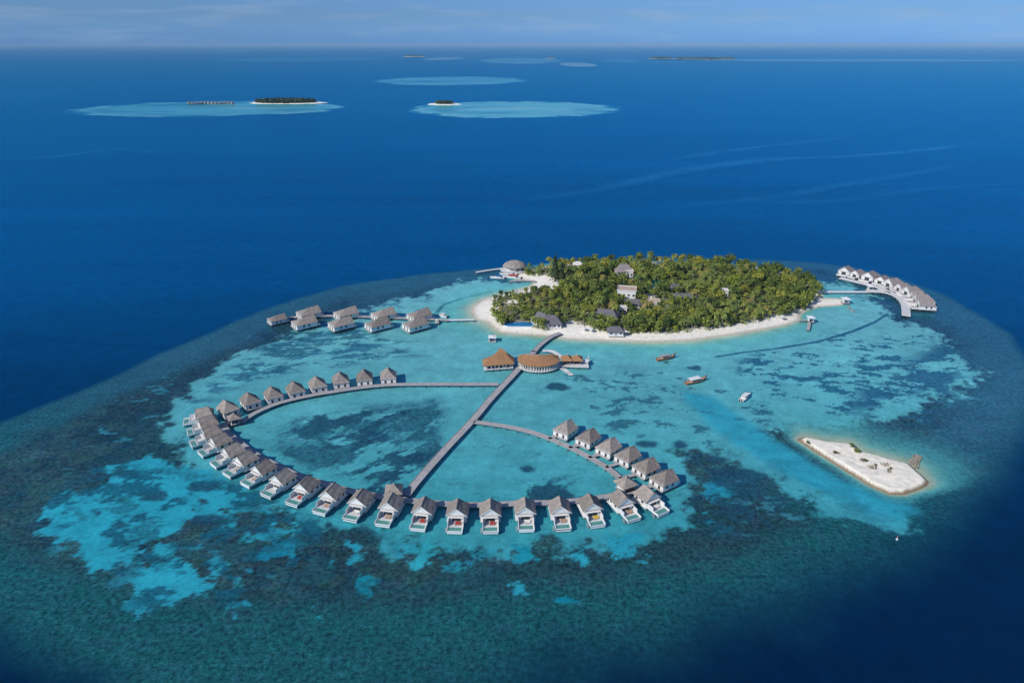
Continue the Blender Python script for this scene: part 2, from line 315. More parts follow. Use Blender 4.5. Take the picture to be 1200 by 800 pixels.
    # NE end: slate shallows outside the far side
    for pp, kk, colr in (([(60, 500), (150, 455), (250, 400), (330, 372), (300, 420), (220, 450), (190, 500), (200, 540), (120, 560), (60, 560)], .30, (52, 128, 152)), ([(1100, 400), (1150, 420), (1165, 470), (1110, 520), (1060, 520), (1090, 470)], .24, (60, 132, 160)), ([(830, 540), (900, 560), (980, 610), (940, 650), (840, 630), (800, 600)], .34, (52, 122, 142))):
        q = ss((sdist(x, y, wpts(pp))+n12*6)/12); lay(ss((fbm(x*.5, y, 7, 67, 6, .7)-kk)/.12)*q*.8, colr, .2)
    # thin rubble and seagrass haze over all the sand: breaks up every flat patch
    thin = fbm(x*.6, y, 10, 83, 6, .74); south = np.clip((235-y)/40, 0, 1)
    lay(ss((thin-.08)/.30)*ss((lag+8)/10)*(.16+.20*south), dk2, .35)
    sp = sdist(x, y, wpts([(30, 580), (120, 530), (260, 545), (420, 620), (540, 640), (780, 640), (800, 690), (300, 725), (140, 725)]))
    lay(ss((fbm(x*.7, y, 8, 85, 6, .76)-.06)/.16)*ss(sp/10)*.6, (30, 74, 88), .6)
    # dark submerged lines
    for pl, wd in (([(840, 418), (870, 413), (912, 408), (960, 400), (1000, 388), (1026, 377), (1038, 369)], 1.0), ([(512, 366), (520, 357), (540, 350), (575, 342)], 1.2)):
        q = ldist(x, y, wpts(pl)); lay(ss((wd*1.5-q+n6*.5)/wd)*.95, (16, 72, 108), .3)
    # pale water over the beaches
    for P, cs, wdt in ((ISLAND, ((92, 182, 184), (145, 190, 176), (200, 200, 180)), 1.0), (ISLET, ((80, 164, 172), (118, 168, 160), (160, 170, 150)), .6)):
        q = -sdist(x, y, P)
        if P is ISLAND:
            f = .45+.9*np.clip((385-y)/30+.0, 0, 1)+1.2*np.clip((40-x)/60, 0, 1)*np.clip((y-350)/20, 0, 1); f = np.where(y > 440, .35, f); q = q+n12*1.2
        else: f = .3+1.25*np.clip(((x-128)*.88+(y-223)*.47+2)/12, 0, 1)*np.clip((y-205)/15, 0, 1)
        near = q < 40
        lay(ss(1-q/(22*f+1e-3))*.75*near, cs[0], .05); lay(ss(1-q/(9*f))*.8*near, cs[1], .03); lay(ss(1-q/(4.5*f))*.8*near, cs[2], .02)
    return c, np.clip(a, 0, 1)

def colour_attr(me, c, a):
    at_ = me.color_attributes.new('floor', 'FLOAT_COLOR', 'POINT'); at_.data.foreach_set('color', np.c_[c, a].astype(np.float32).ravel())
def water_material():
    m = bpy.data.materials.new('sea_water'); m.use_nodes = True; nt = m.node_tree; L = nt.links.new
    nt.nodes.remove(nt.nodes['Principled BSDF']); b = N(nt, 'ShaderNodeBsdfDiffuse'); gl = N(nt, 'ShaderNodeBsdfGlossy'); gl.inputs['Roughness'].default_value = .12; gl.inputs[0].default_value = (.01, .50, .70, 1)
    fr = N(nt, 'ShaderNodeFresnel'); fr.inputs[0].default_value = 1.68; ms = N(nt, 'ShaderNodeMixShader'); L(fr.outputs[0], ms.inputs[0]); L(b.outputs[0], ms.inputs[1]); L(gl.outputs[0], ms.inputs[2]); L(ms.outputs[0], nt.nodes['Material Output'].inputs[0])
    va = N(nt, 'ShaderNodeVertexColor', layer_name='floor'); ge = N(nt, 'ShaderNodeNewGeometry')
    def noise(s, d, r=.6, sc3=None):
        n = N(nt, 'ShaderNodeTexNoise'); n.inputs['Scale'].default_value = s; n.inputs['Detail'].default_value = d; n.inputs['Roughness'].default_value = r
        if sc3:
            mp = N(nt, 'ShaderNodeMapping'); mp.inputs['Scale'].default_value = sc3; mp.inputs['Rotation'].default_value = (0, 0, .25); L(ge.outputs['Position'], mp.inputs[0]); L(mp.outputs[0], n.inputs['Vector'])
        else: L(ge.outputs['Position'], n.inputs['Vector'])
        return n.outputs[0]
    def mr(v, a, b_, c, d):
        n = N(nt, 'ShaderNodeMapRange'); n.inputs[1].default_value = a; n.inputs[2].default_value = b_; n.inputs[3].default_value = c; n.inputs[4].default_value = d; L(v, n.inputs[0]); return n.outputs[0]
    # coral heads: mottle that is strong where the floor is coral
    f = mr(noise(.62, 7, .85), .41, .66, -.6, 1.6)
    mu = N(nt, 'ShaderNodeMath', operation='MULTIPLY_ADD'); L(f, mu.inputs[0]); L(va.outputs['Alpha'], mu.inputs[1]); mu.inputs[2].default_value = 1
    f2 = mr(noise(.12, 6, .75), .3, .7, .78, 1.22); f3 = mr(noise(.006, 7, .65, (.25, 1, 1)), .3, .7, .74, 1.26)
    f4 = mr(noise(1.1, 4, .7, (.6, 1.3, 1)), .3, .7, .91, 1.09); mz = N(nt, 'ShaderNodeMath', operation='MULTIPLY'); L(f2, mz.inputs[0]); L(f4, mz.inputs[1]); f2 = mz.outputs[0]
    mb = N(nt, 'ShaderNodeMath', operation='MULTIPLY'); L(mu.outputs[0], mb.inputs[0]); L(f2, mb.inputs[1])
    mc = N(nt, 'ShaderNodeMath', operation='MULTIPLY'); L(mb.outputs[0], mc.inputs[0]); L(f3, mc.inputs[1])
    mx = N(nt, 'ShaderNodeMix', data_type='RGBA', blend_type='MULTIPLY'); mx.inputs[0].default_value = 1; L(va.outputs['Color'], mx.inputs[6]); L(mc.outputs[0], mx.inputs[7])
    # coral hue shifts: green algae and purple-grey heads
    hn = mr(noise(.22, 5, .75), .35, .65, 0, 1); hr = N(nt, 'ShaderNodeValToRGB'); e = hr.color_ramp.elements; e[0].color = (.75, 1.12, .95, 1); e[1].color = (1.35, .92, 1.06, 1); q = e.new(.5); q.color = (1, 1, 1, 1); L(hn, hr.inputs[0])
    hm_ = N(nt, 'ShaderNodeMix', data_type='RGBA', blend_type='MULTIPLY'); L(va.outputs['Alpha'], hm_.inputs[0]); L(mx.outputs[2], hm_.inputs[6]); L(hr.outputs[0], hm_.inputs[7])
    L(hm_.outputs[2], b.inputs[0])
    w1 = noise(.35, 4, .6, (1, 2.2, 1)); w2 = noise(.05, 3, .5, (1, 2, 1))
    ad = N(nt, 'ShaderNodeMath', operation='MULTIPLY_ADD'); L(w2, ad.inputs[0]); ad.inputs[1].default_value = 2.0; L(w1, ad.inputs[2])
    bp = N(nt, 'ShaderNodeBump'); bp.inputs['Strength'].default_value = .28; bp.inputs['Distance'].default_value = .4; L(ad.outputs[0], bp.inputs['Height']); L(bp.outputs[0], b.inputs['Normal']); L(bp.outputs[0], gl.inputs['Normal'])
    return m
WATER = water_material()
def grid_mesh(name, xs, ys, z, cfun, material):
    X, Y = np.meshgrid(xs, ys); x, y = X.ravel(), Y.ravel(); nx, ny = len(xs), len(ys)
    Z = np.full(len(x), z) if not hasattr(z, '__len__') else z
    i = (np.arange(ny-1)[:, None]*nx+np.arange(nx-1)[None, :]).ravel(); F = np.c_[i, i+1, i+nx+1, i+nx].astype(np.int32)
    me = bpy.data.meshes.new(name); me.vertices.add(len(x)); me.vertices.foreach_set('co', np.c_[x, y, Z].astype(np.float32).ravel())
    me.loops.add(F.size); me.loops.foreach_set('vertex_index', F.ravel()); me.polygons.add(len(F)); me.polygons.foreach_set('loop_start', np.arange(0, F.size, 4, dtype=np.int32))
    me.polygons.foreach_set('use_smooth', np.ones(len(F), bool)); me.update(calc_edges=True); me.materials.append(material)
    c, a = cfun(x, y); colour_attr(me, c, a); return me
def span(a, b, s0, s1=None):
    v = [a]; s1 = s1 or s0
    while v[-1] < b: t = (v[-1]-a)/(b-a); v.append(v[-1]+s0*(1-t)+s1*t)
    return v
def tail(a, sgn):
    v, s = [], 6.0; p = a
    while abs(p) < 120000: p += sgn*s; s *= 1.6; v.append(p)
    return v
xs = span(-290, 345, .85); ys = span(88, 600, .6, 1.6)
xs = np.array(tail(xs[0], -1)[::-1]+xs+tail(xs[-1], 1)); ys = np.array(tail(ys[0], -1)[::-1]+ys+tail(ys[-1], 1))
def main_sea(x, y):
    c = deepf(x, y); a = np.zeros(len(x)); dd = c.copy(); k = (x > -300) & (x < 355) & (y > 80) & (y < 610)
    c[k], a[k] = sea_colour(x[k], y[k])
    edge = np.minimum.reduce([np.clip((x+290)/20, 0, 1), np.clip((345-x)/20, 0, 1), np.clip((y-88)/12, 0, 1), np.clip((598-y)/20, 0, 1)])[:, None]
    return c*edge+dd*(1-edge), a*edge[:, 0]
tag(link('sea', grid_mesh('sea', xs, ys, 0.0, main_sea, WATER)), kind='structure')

# haze: the air between the camera and the horizon
hz = MB().box(-124000, 124000, -124000, 124000, -1.0, 175.0)
hm = bpy.data.materials.new('haze'); hm.use_nodes = True; n_ = hm.node_tree; n_.nodes.clear()
pv = N(n_, 'ShaderNodeVolumePrincipled'); pv.inputs['Color'].default_value = (.42, .72, 1, 1); pv.inputs['Density'].default_value = 3.4e-5; pv.inputs['Anisotropy'].default_value = -.15
ho = N(n_, 'ShaderNodeOutputMaterial'); n_.links.new(pv.outputs[0], ho.inputs['Volume'])
tag(hz.build('haze', hm), kind='stuff')

# distant reefs: thin shoals just under the surface far out
def shoal(name, px, py0, py1, pw, cols, z=.06, seed=1, rim=.5):
    z += seed*.004
    c0 = at(px, py1); c1 = at(px, py0); cy = (c0.y+c1.y)/2; ry = abs(c1.y-c0.y)/2; cx = at(px, 0.5*(py0+py1)).x; rx = pw/2*c0.length/FPX*1.0
    cx = at(px, (py0+py1)/2).x; rx = abs(at(px+pw/2, (py0+py1)/2).x-cx)
    u = np.linspace(-1.35, 1.35, 150); xs, ys = cx+u*rx, cy+u*ry
    def cf(x, y):
        e = np.sqrt(((x-cx)/rx)**2+((y-cy)/ry)**2); s = min(rx, ry); e = e+.12*fbm(x, y, rx*.35, seed)+.07*fbm(x, y, rx*.1, seed+3)
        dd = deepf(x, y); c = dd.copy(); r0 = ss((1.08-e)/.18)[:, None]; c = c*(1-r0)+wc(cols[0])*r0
        rim = (ss((1.02-e)/.1)*ss((e-.82)/.1)*ss((fbm(x, y, rx*.25, seed+9)+.25)/.3)*.8)[:, None]; r1 = (ss((.93-e)/.12)*(1-.55*ss((fbm(x*.3, y, rx*.2, seed+5))/.4)*ss((.85-e)/.1)))[:, None]; c = c*(1-r1)+wc(cols[1])*r1
        if len(cols) > 2: r2 = (ss((fbm(x*.4, y, rx*.3, seed+7)-.1)/.3)*ss((.75-e)/.3))[:, None]; c = c*(1-r2)+wc(cols[2])*r2
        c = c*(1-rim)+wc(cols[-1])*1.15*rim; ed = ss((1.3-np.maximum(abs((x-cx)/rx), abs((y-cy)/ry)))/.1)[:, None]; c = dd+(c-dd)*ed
        return c, np.full(len(x), .05)
    return tag(link(name, grid_mesh(name, xs, ys, z, cf, WATER)), kind='structure'), cx, cy, rx, ry
TQ = ((40, 124, 165), (104, 190, 206), (140, 210, 215))
shoal('shallow_water', 245, 118.5, 137, 310, TQ, seed=3)
shoal('shallow_water', 603, 119, 138.5, 240, ((48, 140, 175), (128, 206, 214), (150, 220, 222)), seed=11)
shoal('shallow_water', 530, 90, 100, 180, ((50, 140, 175), (130, 205, 220)), seed=19, z=.12)
shoal('shallow_water', 350, 68, 72.5, 190, ((40, 125, 170), (80, 165, 200)), seed=23, z=.3)
shoal('shallow_water', 520, 67, 71, 45, ((160, 215, 225), (210, 235, 235)), seed=29, z=.3)
shoal('shallow_water', 610, 68, 75, 95, ((90, 170, 200), (170, 220, 230)), seed=31, z=.3)
shoal('shallow_water', 677, 73.5, 78.5, 42, ((180, 225, 235), (225, 240, 240)), seed=37, z=.3)
shoal('shallow_water', 760, 69, 74, 110, ((70, 150, 190), (120, 190, 210)), seed=41, z=.3)
shoal('shallow_water', 1010, 69.4, 72.6, 400, ((90, 170, 205), (190, 225, 235)), seed=43, z=.4)
shoal('shallow_water', 70, 63.5, 66, 90, ((60, 140, 185), (120, 190, 210)), seed=47, z=.4)
shoal('shallow_water', 240, 61, 63, 80, ((60, 140, 185), (130, 195, 215)), seed=51, z=.5)
# wind slicks and old wakes: faint pale streaks on the open sea
def slick(pts, wd, k=1.0):
    P = [at(*p) for p in pts]; Q = []
    for i in range(len(P)-1):
        for j in range(8):
            t = j/8; p0, p1, p2, p3 = P[max(i-1, 0)], P[i], P[i+1], P[min(i+2, len(P)-1)]
            Q.append(.5*((2*p1)+(p2-p0)*t+(2*p0-5*p1+4*p2-p3)*t*t+(3*p1-p0-3*p2+p3)*t**3))
    Q.append(P[-1]); V, C, F = [], [], []; zz = .02+.004*wd+.01*k; pale = np.array((.02, .085, .13))
    for i, p in enumerate(Q):
        d = (Q[min(i+1, len(Q)-1)]-Q[max(i-1, 0)]).normalized(); nrm = Vector((-d.y, d.x, 0)); e = math.sin(math.pi*i/(len(Q)-1))**.5
        ww = 1.9*wd*(.6+.8*float(vnoise(np.array([i*.37]), np.array([wd]))[0]))
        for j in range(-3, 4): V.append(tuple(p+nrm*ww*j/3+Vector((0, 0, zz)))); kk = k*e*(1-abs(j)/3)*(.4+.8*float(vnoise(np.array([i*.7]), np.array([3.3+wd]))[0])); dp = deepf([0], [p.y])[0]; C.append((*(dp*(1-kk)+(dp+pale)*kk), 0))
    for i in range(len(Q)-1):
        for j in range(6): F.append((i*7+j, (i+1)*7+j, (i+1)*7+j+1, i*7+j+1))
    me = bpy.data.meshes.new('wind_slick'); me.from_pydata(V, [], F); me.materials.append(WATER); c = np.array(C); colour_attr(me, c[:, :3], c[:, 3])
    tag(link('wind_slick', me), kind='structure')
slick([(1240, 156), (1160, 165), (1080, 176), (980, 184), (900, 187), (800, 200), (700, 222), (600, 236)], 10, 1.0)
slick([(1005, 160), (940, 167), (860, 176), (780, 188)], 9, .8)
slick([(1140, 190), (1060, 205), (980, 218), (900, 232), (800, 240)], 8, .7)
slick([(0, 188), (60, 184), (140, 175), (200, 182)], 12, .6)
slick([(1200, 215), (1080, 222), (980, 235), (880, 236)], 7, .5)
slick([(580, 230), (590, 250), (620, 275), (700, 300)], 6, .12)

# ------------------------------------------------------------------ land
def land(name, P, zfun, cfun, step, material):
    xs_ = np.arange(min(p[0] for p in P)-4, max(p[0] for p in P)+4, step); ys_ = np.arange(min(p[1] for p in P)-4, max(p[1] for p in P)+4, step)
    X, Y = np.meshgrid(xs_, ys_); x, y = X.ravel(), Y.ravel(); d = sdist(x, y, P)+.5*fbm(x, y, 6, 61); z = zfun(x, y, d); col = cfun(x, y, d)
    nx = len(xs_); i = (np.arange(len(ys_)-1)[:, None]*nx+np.arange(nx-1)[None, :]).ravel(); F = np.c_[i, i+1, i+nx+1, i+nx]
    keep = (d[F] > -2.5).any(1); F = F[keep]; used = np.unique(F); re = np.zeros(len(x), int); re[used] = np.arange(len(used)); F = re[F]
    me = bpy.data.meshes.new(name); me.from_pydata(np.c_[x, y, z][used].tolist(), [], F.tolist()); me.materials.append(material)
    me.polygons.foreach_set('use_smooth', [True]*len(F)); colour_attr(me, col[used], np.zeros(len(used))); return tag(link(name, me), kind='structure')
def sand_material():
    m = bpy.data.materials.new('coral_sand'); m.use_nodes = True; nt = m.node_tree; L = nt.links.new; b = nt.nodes['Principled BSDF']; b.inputs['Roughness'].default_value = .95; b.inputs['Specular IOR Level'].default_value = .1
    va = N(nt, 'ShaderNodeVertexColor', layer_name='floor'); tc = N(nt, 'ShaderNodeTexCoord'); n1 = N(nt, 'ShaderNodeTexNoise'); n1.inputs['Scale'].default_value = .5; n1.inputs['Detail'].default_value = 7
    L(tc.outputs['Object'], n1.inputs['Vector']); r = N(nt, 'ShaderNodeMapRange'); r.inputs[1].default_value = .3; r.inputs[2].default_value = .7; r.inputs[3].default_value = .85; r.inputs[4].default_value = 1.1; L(n1.outputs[0], r.inputs[0])
    mx = N(nt, 'ShaderNodeMix', data_type='RGBA', blend_type='MULTIPLY'); mx.inputs[0].default_value = 1; L(va.outputs['Color'], mx.inputs[6]); L(r.outputs[0], mx.inputs[7]); L(mx.outputs[2], b.inputs['Base Color'])
    bp = N(nt, 'ShaderNodeBump'); bp.inputs['Strength'].default_value = .5; bp.inputs['Distance'].default_value = .3; L(n1.outputs[0], bp.inputs['Height']); L(bp.outputs[0], b.inputs['Normal']); return m
SAND = sand_material()
VEG = wpts([(580, 350), (579, 364), (577, 372), (583, 379), (588, 385.5), (626, 386.5), (634, 389.5), (656, 386), (668, 379.5), (690, 385.5), (708, 393), (720, 389), (736, 393), (784, 392.5), (834, 387), (878, 380), (914, 372), (944, 363),
            (958, 353), (958, 344), (950, 335), (935, 328), (900, 320), (860, 315), (800, 312), (740, 311), (700, 312), (660, 315), (640, 315), (614, 319), (616, 324), (640, 325), (662, 334), (652, 342), (632, 345), (606, 345)])
sandc, wet, soil = np.array((.93, .88, .77)), np.array((.60, .55, .44)), np.array((.15, .14, .07))
def isl_z(x, y, d): return np.where(d > 0, .12+1.5*ss(d/16)+.12*fbm(x, y, 9, 63)*ss(d/4), .12+d*.12)
clear = [(at(px, py, 1.5).x, at(px, py, 1.5).y, q) for px, py, q in ((600, 355, 3.2), (607, 353, 3), (822, 347, 4), (832, 349, 3.2), (672, 384, 3), (770, 358, 4.5), (780, 359, 4.5), (752, 352, 3.5), (762, 347, 4), (697, 364, 3.2), (688, 367, 2.4), (725, 340, 3), (645, 333, 2.5), (905, 371, 3), (936, 362, 2.5), (870, 330, 2.5), (810, 336, 3.5))]
def isl_c(x, y, d):
    k = ss((d+.3)/2.2)[:, None]; c = wet*(1-k)+sandc*k; v = ss((sdist(x, y, VEG)-1+1.5*fbm(x, y, 8, 65))/3)[:, None]*.85
    for cx, cy, q in clear: v = v*ss((np.hypot(x-cx, y-cy)-q*1.1)/2)[:, None]
    return c*(1-v)+soil*v
land('island_ground', ISLAND, isl_z, isl_c, 1.3, SAND)
BRN = np.array((.27, .20, .12))
def ilt_z(x, y, d): return np.where(d > 0, .05+1.15*ss(d/2.2)+(.45*fbm(x, y, 7, 71)+.3*fbm(x, y, 2.5, 73))*ss(d/5), .05+d*.35)
def ilt_c(x, y, d):
    k = ss((d-.7+.5*fbm(x, y, 3, 77))/.9)[:, None]; c = BRN*(1-k)+np.array((.93, .87, .73))*k; s = (ss((fbm(x, y, 6, 75, 6, .7)-.12)/.3)*ss((d-3)/3)*.45)[:, None]; return c*(1-s)+np.array((.55, .50, .38))*s
land('sandbank_ground', ISLET, ilt_z, ilt_c, .7, SAND)

# ------------------------------------------------------------------ water villas
def gable_roof(L0, L1, W, zE, hF, hB, hip, t=.22, hip_f=0.0):
    """eaves from y=L0..L1, width W; ridge from L0+hip (height hB) to L1-hip_f (height hF)"""
    m = MB(); a, b = W/2, W/2
    r0, r1 = (0, L0+hip, zE+hB), (0, L1-hip_f, zE+hF)
    A, B, C, D = (-a, L0, zE), (a, L0, zE), (a, L1, zE), (-a, L1, zE)
    # slight sag of the thatch halfway up the slopes
    def mid(p, q, k=.5, s=.10): v = Vector(p).lerp(Vector(q), k); v.z -= s; return tuple(v)
    for e0, e1, q0, q1 in ((B, C, r0, r1), (D, A, r1, r0)):
        m0, m1 = mid(e0, q0), mid(e1, q1); m.poly([e0, e1, m1, m0]); m.poly([m0, m1, q1, q0])
    mA, mB = mid(A, r0), mid(B, r0); m.poly([A, B, mB, mA]); m.poly([mA, mB, r0])
    if hip_f: mC, mD = mid(C, r1), mid(D, r1); m.poly([C, D, mD, mC]); m.poly([mC, mD, r1])
    dz = lambda p: (p[0]*.96, p[1], p[2]-t)
    if not hip_f:
        m.poly([C, D, dz(D), dz(C)]); m.poly([C, r1, (r1[0], r1[1], r1[2]-t), dz(C)]); m.poly([D, r1, (r1[0], r1[1], r1[2]-t), dz(D)])
    for p, q in ((A, B), (B, C), (C, D), (D, A)):
        if hip_f or (p, q) != (C, D): m.poly([p, q, dz(q), dz(p)])
    m.poly([dz(A), dz(B), dz(C), dz(D)])
    m.tube([(0, r0[1], r0[2]), (0, r1[1], r1[2])], .16, 5)
    return m
POST = MB().tube([(0, 0, -1.0), (0, 0, 1.5)], .17, 7).mesh('stilt', M['post'])
def stilts(root, pts, me=None, name='stilt'):
    for x, y in pts: link(name, me or POST, root, (x, y, 0))
def villa(pool=True, L=6.9, W=7.5, hF=2.9, hB=3.3, hip=1.6, name='water_villa', hip_f=0.0, roofmat='thatch', gable_back=False, ext=1.8):
    """local +Y points out to sea; walkway side is -Y. Deck top z=1.5"""
    r = thing(name, 'x', 'villa'); y0, y1 = -L/2, L/2
    ye = y1+(5.6 if pool else ext)
    m = MB().box(-W/2+.3, W/2-.3, y0-.5, y1+.2, 1.2, 1.5)
    if pool: m.box(-2.6, 2.6, y1+.2, ye, 1.15, 1.45)
    else: m.box(-W/2+.9, W/2-.9, y1+.2, ye, 1.15, 1.45)
    m.build('deck', M['white_plank'] if pool else M['plank'], r)
    stilts(r, [(sx*(W/2-1.1), y) for sx in (-1, 1) for y in (y0+.4, 0, y1-.4)]+([(sx*2.3, ye-.5) for sx in (-1, 1)]))
    wz = 4.15; ww = W/2-(.8 if pool else .42)
    m = MB().box(-ww, ww, y0+.35, y1-.0, 1.5, wz)
    # the gable triangle is part of the white wall
    gy = y1+.0; n = MB()
    zt = 3.9+hF-.25
    m.prism([(0, 0), (0, 0), (0, 0)], 0, 0) if False else None
    tri = [(-ww, wz), (ww, wz), (0, zt)]
    if not hip_f:
        for yy in (gy, gy-.15): m.poly([(p[0], yy, p[1]) for p in (tri if yy == gy else tri[::-1])])
    if gable_back: pass
    m.build('wall', M['white'], r)
    # sea-side glazed doors and side windows
    MB().box(-1.5, 1.5, gy, gy+.05, 1.55, 3.35).build('glass_door', M['glass'], r)
    for sx in (-1, 1):
        for yy in (-1.8, 1.2):
            w_ = MB().box(min(sx*ww, sx*(ww+.05)), max(sx*ww, sx*(ww+.05)), yy-.5, yy+.5, 2.2, 3.5).build('window', M['glass'], r)
    if not pool:
        for xx in (-1.6, 1.6): MB().box(xx-.5, xx+.5, y0+.30, y0+.35, 1.55, 3.1).build('shutter', M['dark'], r)
    MB().box(-.45, .45, y0+.28, y0+.35, 1.55, 3.6).build('door', M['wood'], r, loc=(2.9 if not pool else 0, 0, 0)) if pool else None
    gable_roof(y0, y1+.2, W, 3.9, hF, hB, hip, hip_f=hip_f).build('roof', M[roofmat], r)
    # white barge boards on the sea gable
    if not hip_f:
        m = MB()
        for sx in (-1, 1):
            a = Vector((sx*(W/2-.05), y1+.21, 3.74)); b = Vector((0, y1+.21, 3.9+hF-.12)); m.poly([a, b, b-Vector((0, 0, .38)), a-Vector((0, 0, .25))] if sx > 0 else [b, a, a-Vector((0, 0, .25)), b-Vector((0, 0, .38))])
            m.poly([a+Vector((0, .08, 0)), b+Vector((0, .08, 0)), b-Vector((0, -.08, .38)), a-Vector((0, -.08, .25))])
        m.build('bargeboard', M['white'], r)
    if pool:
        for sx in (-1, 1):
            MB().box(sx*2.6-.09, sx*2.6+.09, y1-.4, y1+3.0, 1.45, 3.3).box(sx*2.6-.09, sx*2.6+.09, y1+3.0, ye, 1.45, 2.1).build('screen_wall', M['white'], r)
        MB().box(-2.5, 2.5, gy+.06, gy+1.1, 3.55, 3.68).build('awning', M['white'], r)
        p = MB().box(-2.5, 2.5, ye-2.5, ye-2.2, 1.45, 1.75).box(-2.5, 2.5, ye-.25, ye, .6, 1.75).box(-2.5, -2.2, ye-2.2, ye-.25, 1.45, 1.75).box(2.2, 2.5, ye-2.2, ye-.25, 1.45, 1.75).build('plunge_pool', M['tile'], r)
        MB().box(-2.2, 2.2, ye-2.2, ye-.25, 1.5, 1.66).build('pool_water', M['pool'], p)
        m = MB()
        for k in range(4): m.box(2.75, 3.5, y1+3.2+k*.35, y1+3.5+k*.35, 1.2-.3*k, 1.3-.3*k)
        m.build('steps', M['wood'], r)
    else:
        m = MB()
        for sx in (-1, 1): m.box(sx*(W/2-.95)-.04, sx*(W/2-.95)+.04, y1+.2, ye, 1.45, 2.4)
        m.box(-W/2+.9, W/2-.9, ye-.08, ye, 1.45, 2.4); m.build('railing', M['white'], r)
    return r
def place(proto, used, loc, d, label, group, s=1.0):
    """d = direction the sea end points to"""
    o = copy_tree(proto) if used else proto
    o.location = loc; o.rotation_euler = (0, 0, math.atan2(-d[0], d[1])); o.scale = (s, s, s); o['label'] = label; o['group'] = group; return o

pools_px = [(217.5, 495), (222, 507.5), (226, 521), (237, 532), (252, 545), (267.5, 556), (289, 567.5), (313, 580), (343, 590), (375, 600), (411, 608), (449, 614), (490, 619), (533, 622), (575, 622), (617, 620), (660, 619), (700, 615), (742, 608), (776, 601)]
pw = [at(x, y, 1.2) for x, y in pools_px]
PV = villa(True); bed_cols = ['tan', 'tan', 'white', 'tan', 'white', 'tan', 'tan', 'white', 'red', 'tan', 'white', 'tan', 'red', 'red', 'red', 'white', 'tan', 'yellow', 'tan', 'white']
villa_in = []
def make_bed(col):
    r = thing('daybed', 'x', 'daybed'); MB().box(-.95, .95, -.65, .65, .18, .32).box(-.9, -.8, -.6, -.5, 0, .18).box(.8, .9, -.6, -.5, 0, .18).box(-.9, -.8, .5, .6, 0, .18).box(.8, .9, .5, .6, 0, .18).build('frame', M['wood'], r)
    MB().box(-.9, .9, -.6, .6, .32, .5).build('cushion', M[col], r); MB().box(-.9, .9, -.62, -.42, .5, .8).build('bolster', M[col], r); return r
beds = {}
for i, p in enumerate(pw):
    a, b = pw[max(i-1, 0)], pw[min(i+1, len(pw)-1)]; t = (b-a); t.z = 0; t.normalize(); d = Vector((t.y, -t.x, 0))     # outward
    if i == 0: d = Vector((-1, -.35, 0)).normalized()
    if i == 17: d = Vector((.22, -1, 0)).normalized()
    if i == 18: d = Vector((.42, -1, 0)).normalized()
    if i == 19: d = Vector((.62, -1, 0)).normalized()
    back = 3.45+5.6-.8
    c = Vector((p.x, p.y, 0))-d*back
    lab = f'white water villa with plunge pool, {ORD[i]} from the left end of the curved front row' if i < 10 else f'white water villa with plunge pool, {ORD[19-i]} from the right end of the curved front row' if i < 19 else 'white water villa with plunge pool at the right end of the curved front row'
    place(PV, i > 0, c, d, lab, 'pool villas along the curved front row'); villa_in.append(c-d*5.8)
    bc = bed_cols[i]; bo = copy_tree(beds[bc]) if bc in beds else make_bed(bc); beds.setdefault(bc, bo)
    bo.location = c+d*(3.45+1.6)+Vector((d.y, -d.x, 0))*(-.6)+Vector((0, 0, 1.45)); bo.rotation_euler = (0, 0, math.atan2(-d[0], d[1]))
    bo['label'] = f'{bc}-cushioned daybed on the terrace of the ' + (f'{ORD[i]} pool villa from the left' if i < 10 else f'{ORD[19-i]} pool villa from the right' if i < 19 else 'rightmost pool villa'); bo['group'] = 'daybeds on the pool villa terraces'
HV = villa(False, L=8.4, W=8.2, hF=2.9, hB=3.1, hip=5.4)
tl = [(267, 476), (293, 467), (320, 460), (346, 454), (372, 448), (399, 443), (427, 440), (455, 438)]
wl_tl = [(283, 494), (300, 483), (327, 472), (360, 464), (395, 458), (430, 453), (462, 450.5), (500, 450), (540, 450), (584, 450)]
twl = [at(*p) for p in wl_tl]
for i, (px, py) in enumerate(tl):
    c = at(px, py, 4.6); c.z = 0; a = at(*tl[max(i-1, 0)], 4.6); b = at(*tl[min(i+1, 7)], 4.6); t = (b-a).normalized(); d = Vector((-t.y, t.x, 0))
    place(HV, i > 0, c, d, (f'thatched water villa without pool, {ORD[i]} from the left in the upper curved row' if i < 7 else 'thatched water villa at the right end of the upper curved row'), 'villas of the upper curved row', .94)
rr_ = [(662.5, 500), (689, 510), (713, 521), (735.5, 531), (757, 544), (778, 558)]
for i, (px, py) in enumerate(rr_):
    c = at(px, py, 4.6); c.z = 0; a = at(*rr_[max(i-1, 0)], 4.6); b = at(*rr_[min(i+1, 5)], 4.6); t = (b-a).normalized(); d = Vector((-t.y, t.x, 0))
    place(HV, True, c, d, f'thatched water villa, {ORD[i]} from the top in the short right-hand row', 'villas of the short right-hand row', .95)
# double villas to the north-west
DV = villa(False, L=12.4, W=9.8, hF=3.1, hB=2.5, hip=5.6, hip_f=0)
nw = [(324, 370, 'hip'), (361, 364), (356, 375), (405, 364.5), (399, 376.5), (449, 365.5), (442, 377), (491, 366.5), (486, 377.5)]
k = 0
for i, q in enumerate(nw):
    c = at(q[0], q[1], 4.8); c.z = 0; d = Vector((.80, .60, 0)).normalized()
    if i == 0:
        lab = 'single thatched villa at the far left end of the upper-left cluster'; o = place(DV, False, c, d, lab, 'villas of the upper-left cluster', .78)
    else:
        lab = f'long thatched villa, {"back" if i % 2 else "front"} one of the {ORD[(i-1)//2]} pair from the left in upper-left cluster'; o = place(DV, True, c, d, lab, 'villas of the upper-left cluster')
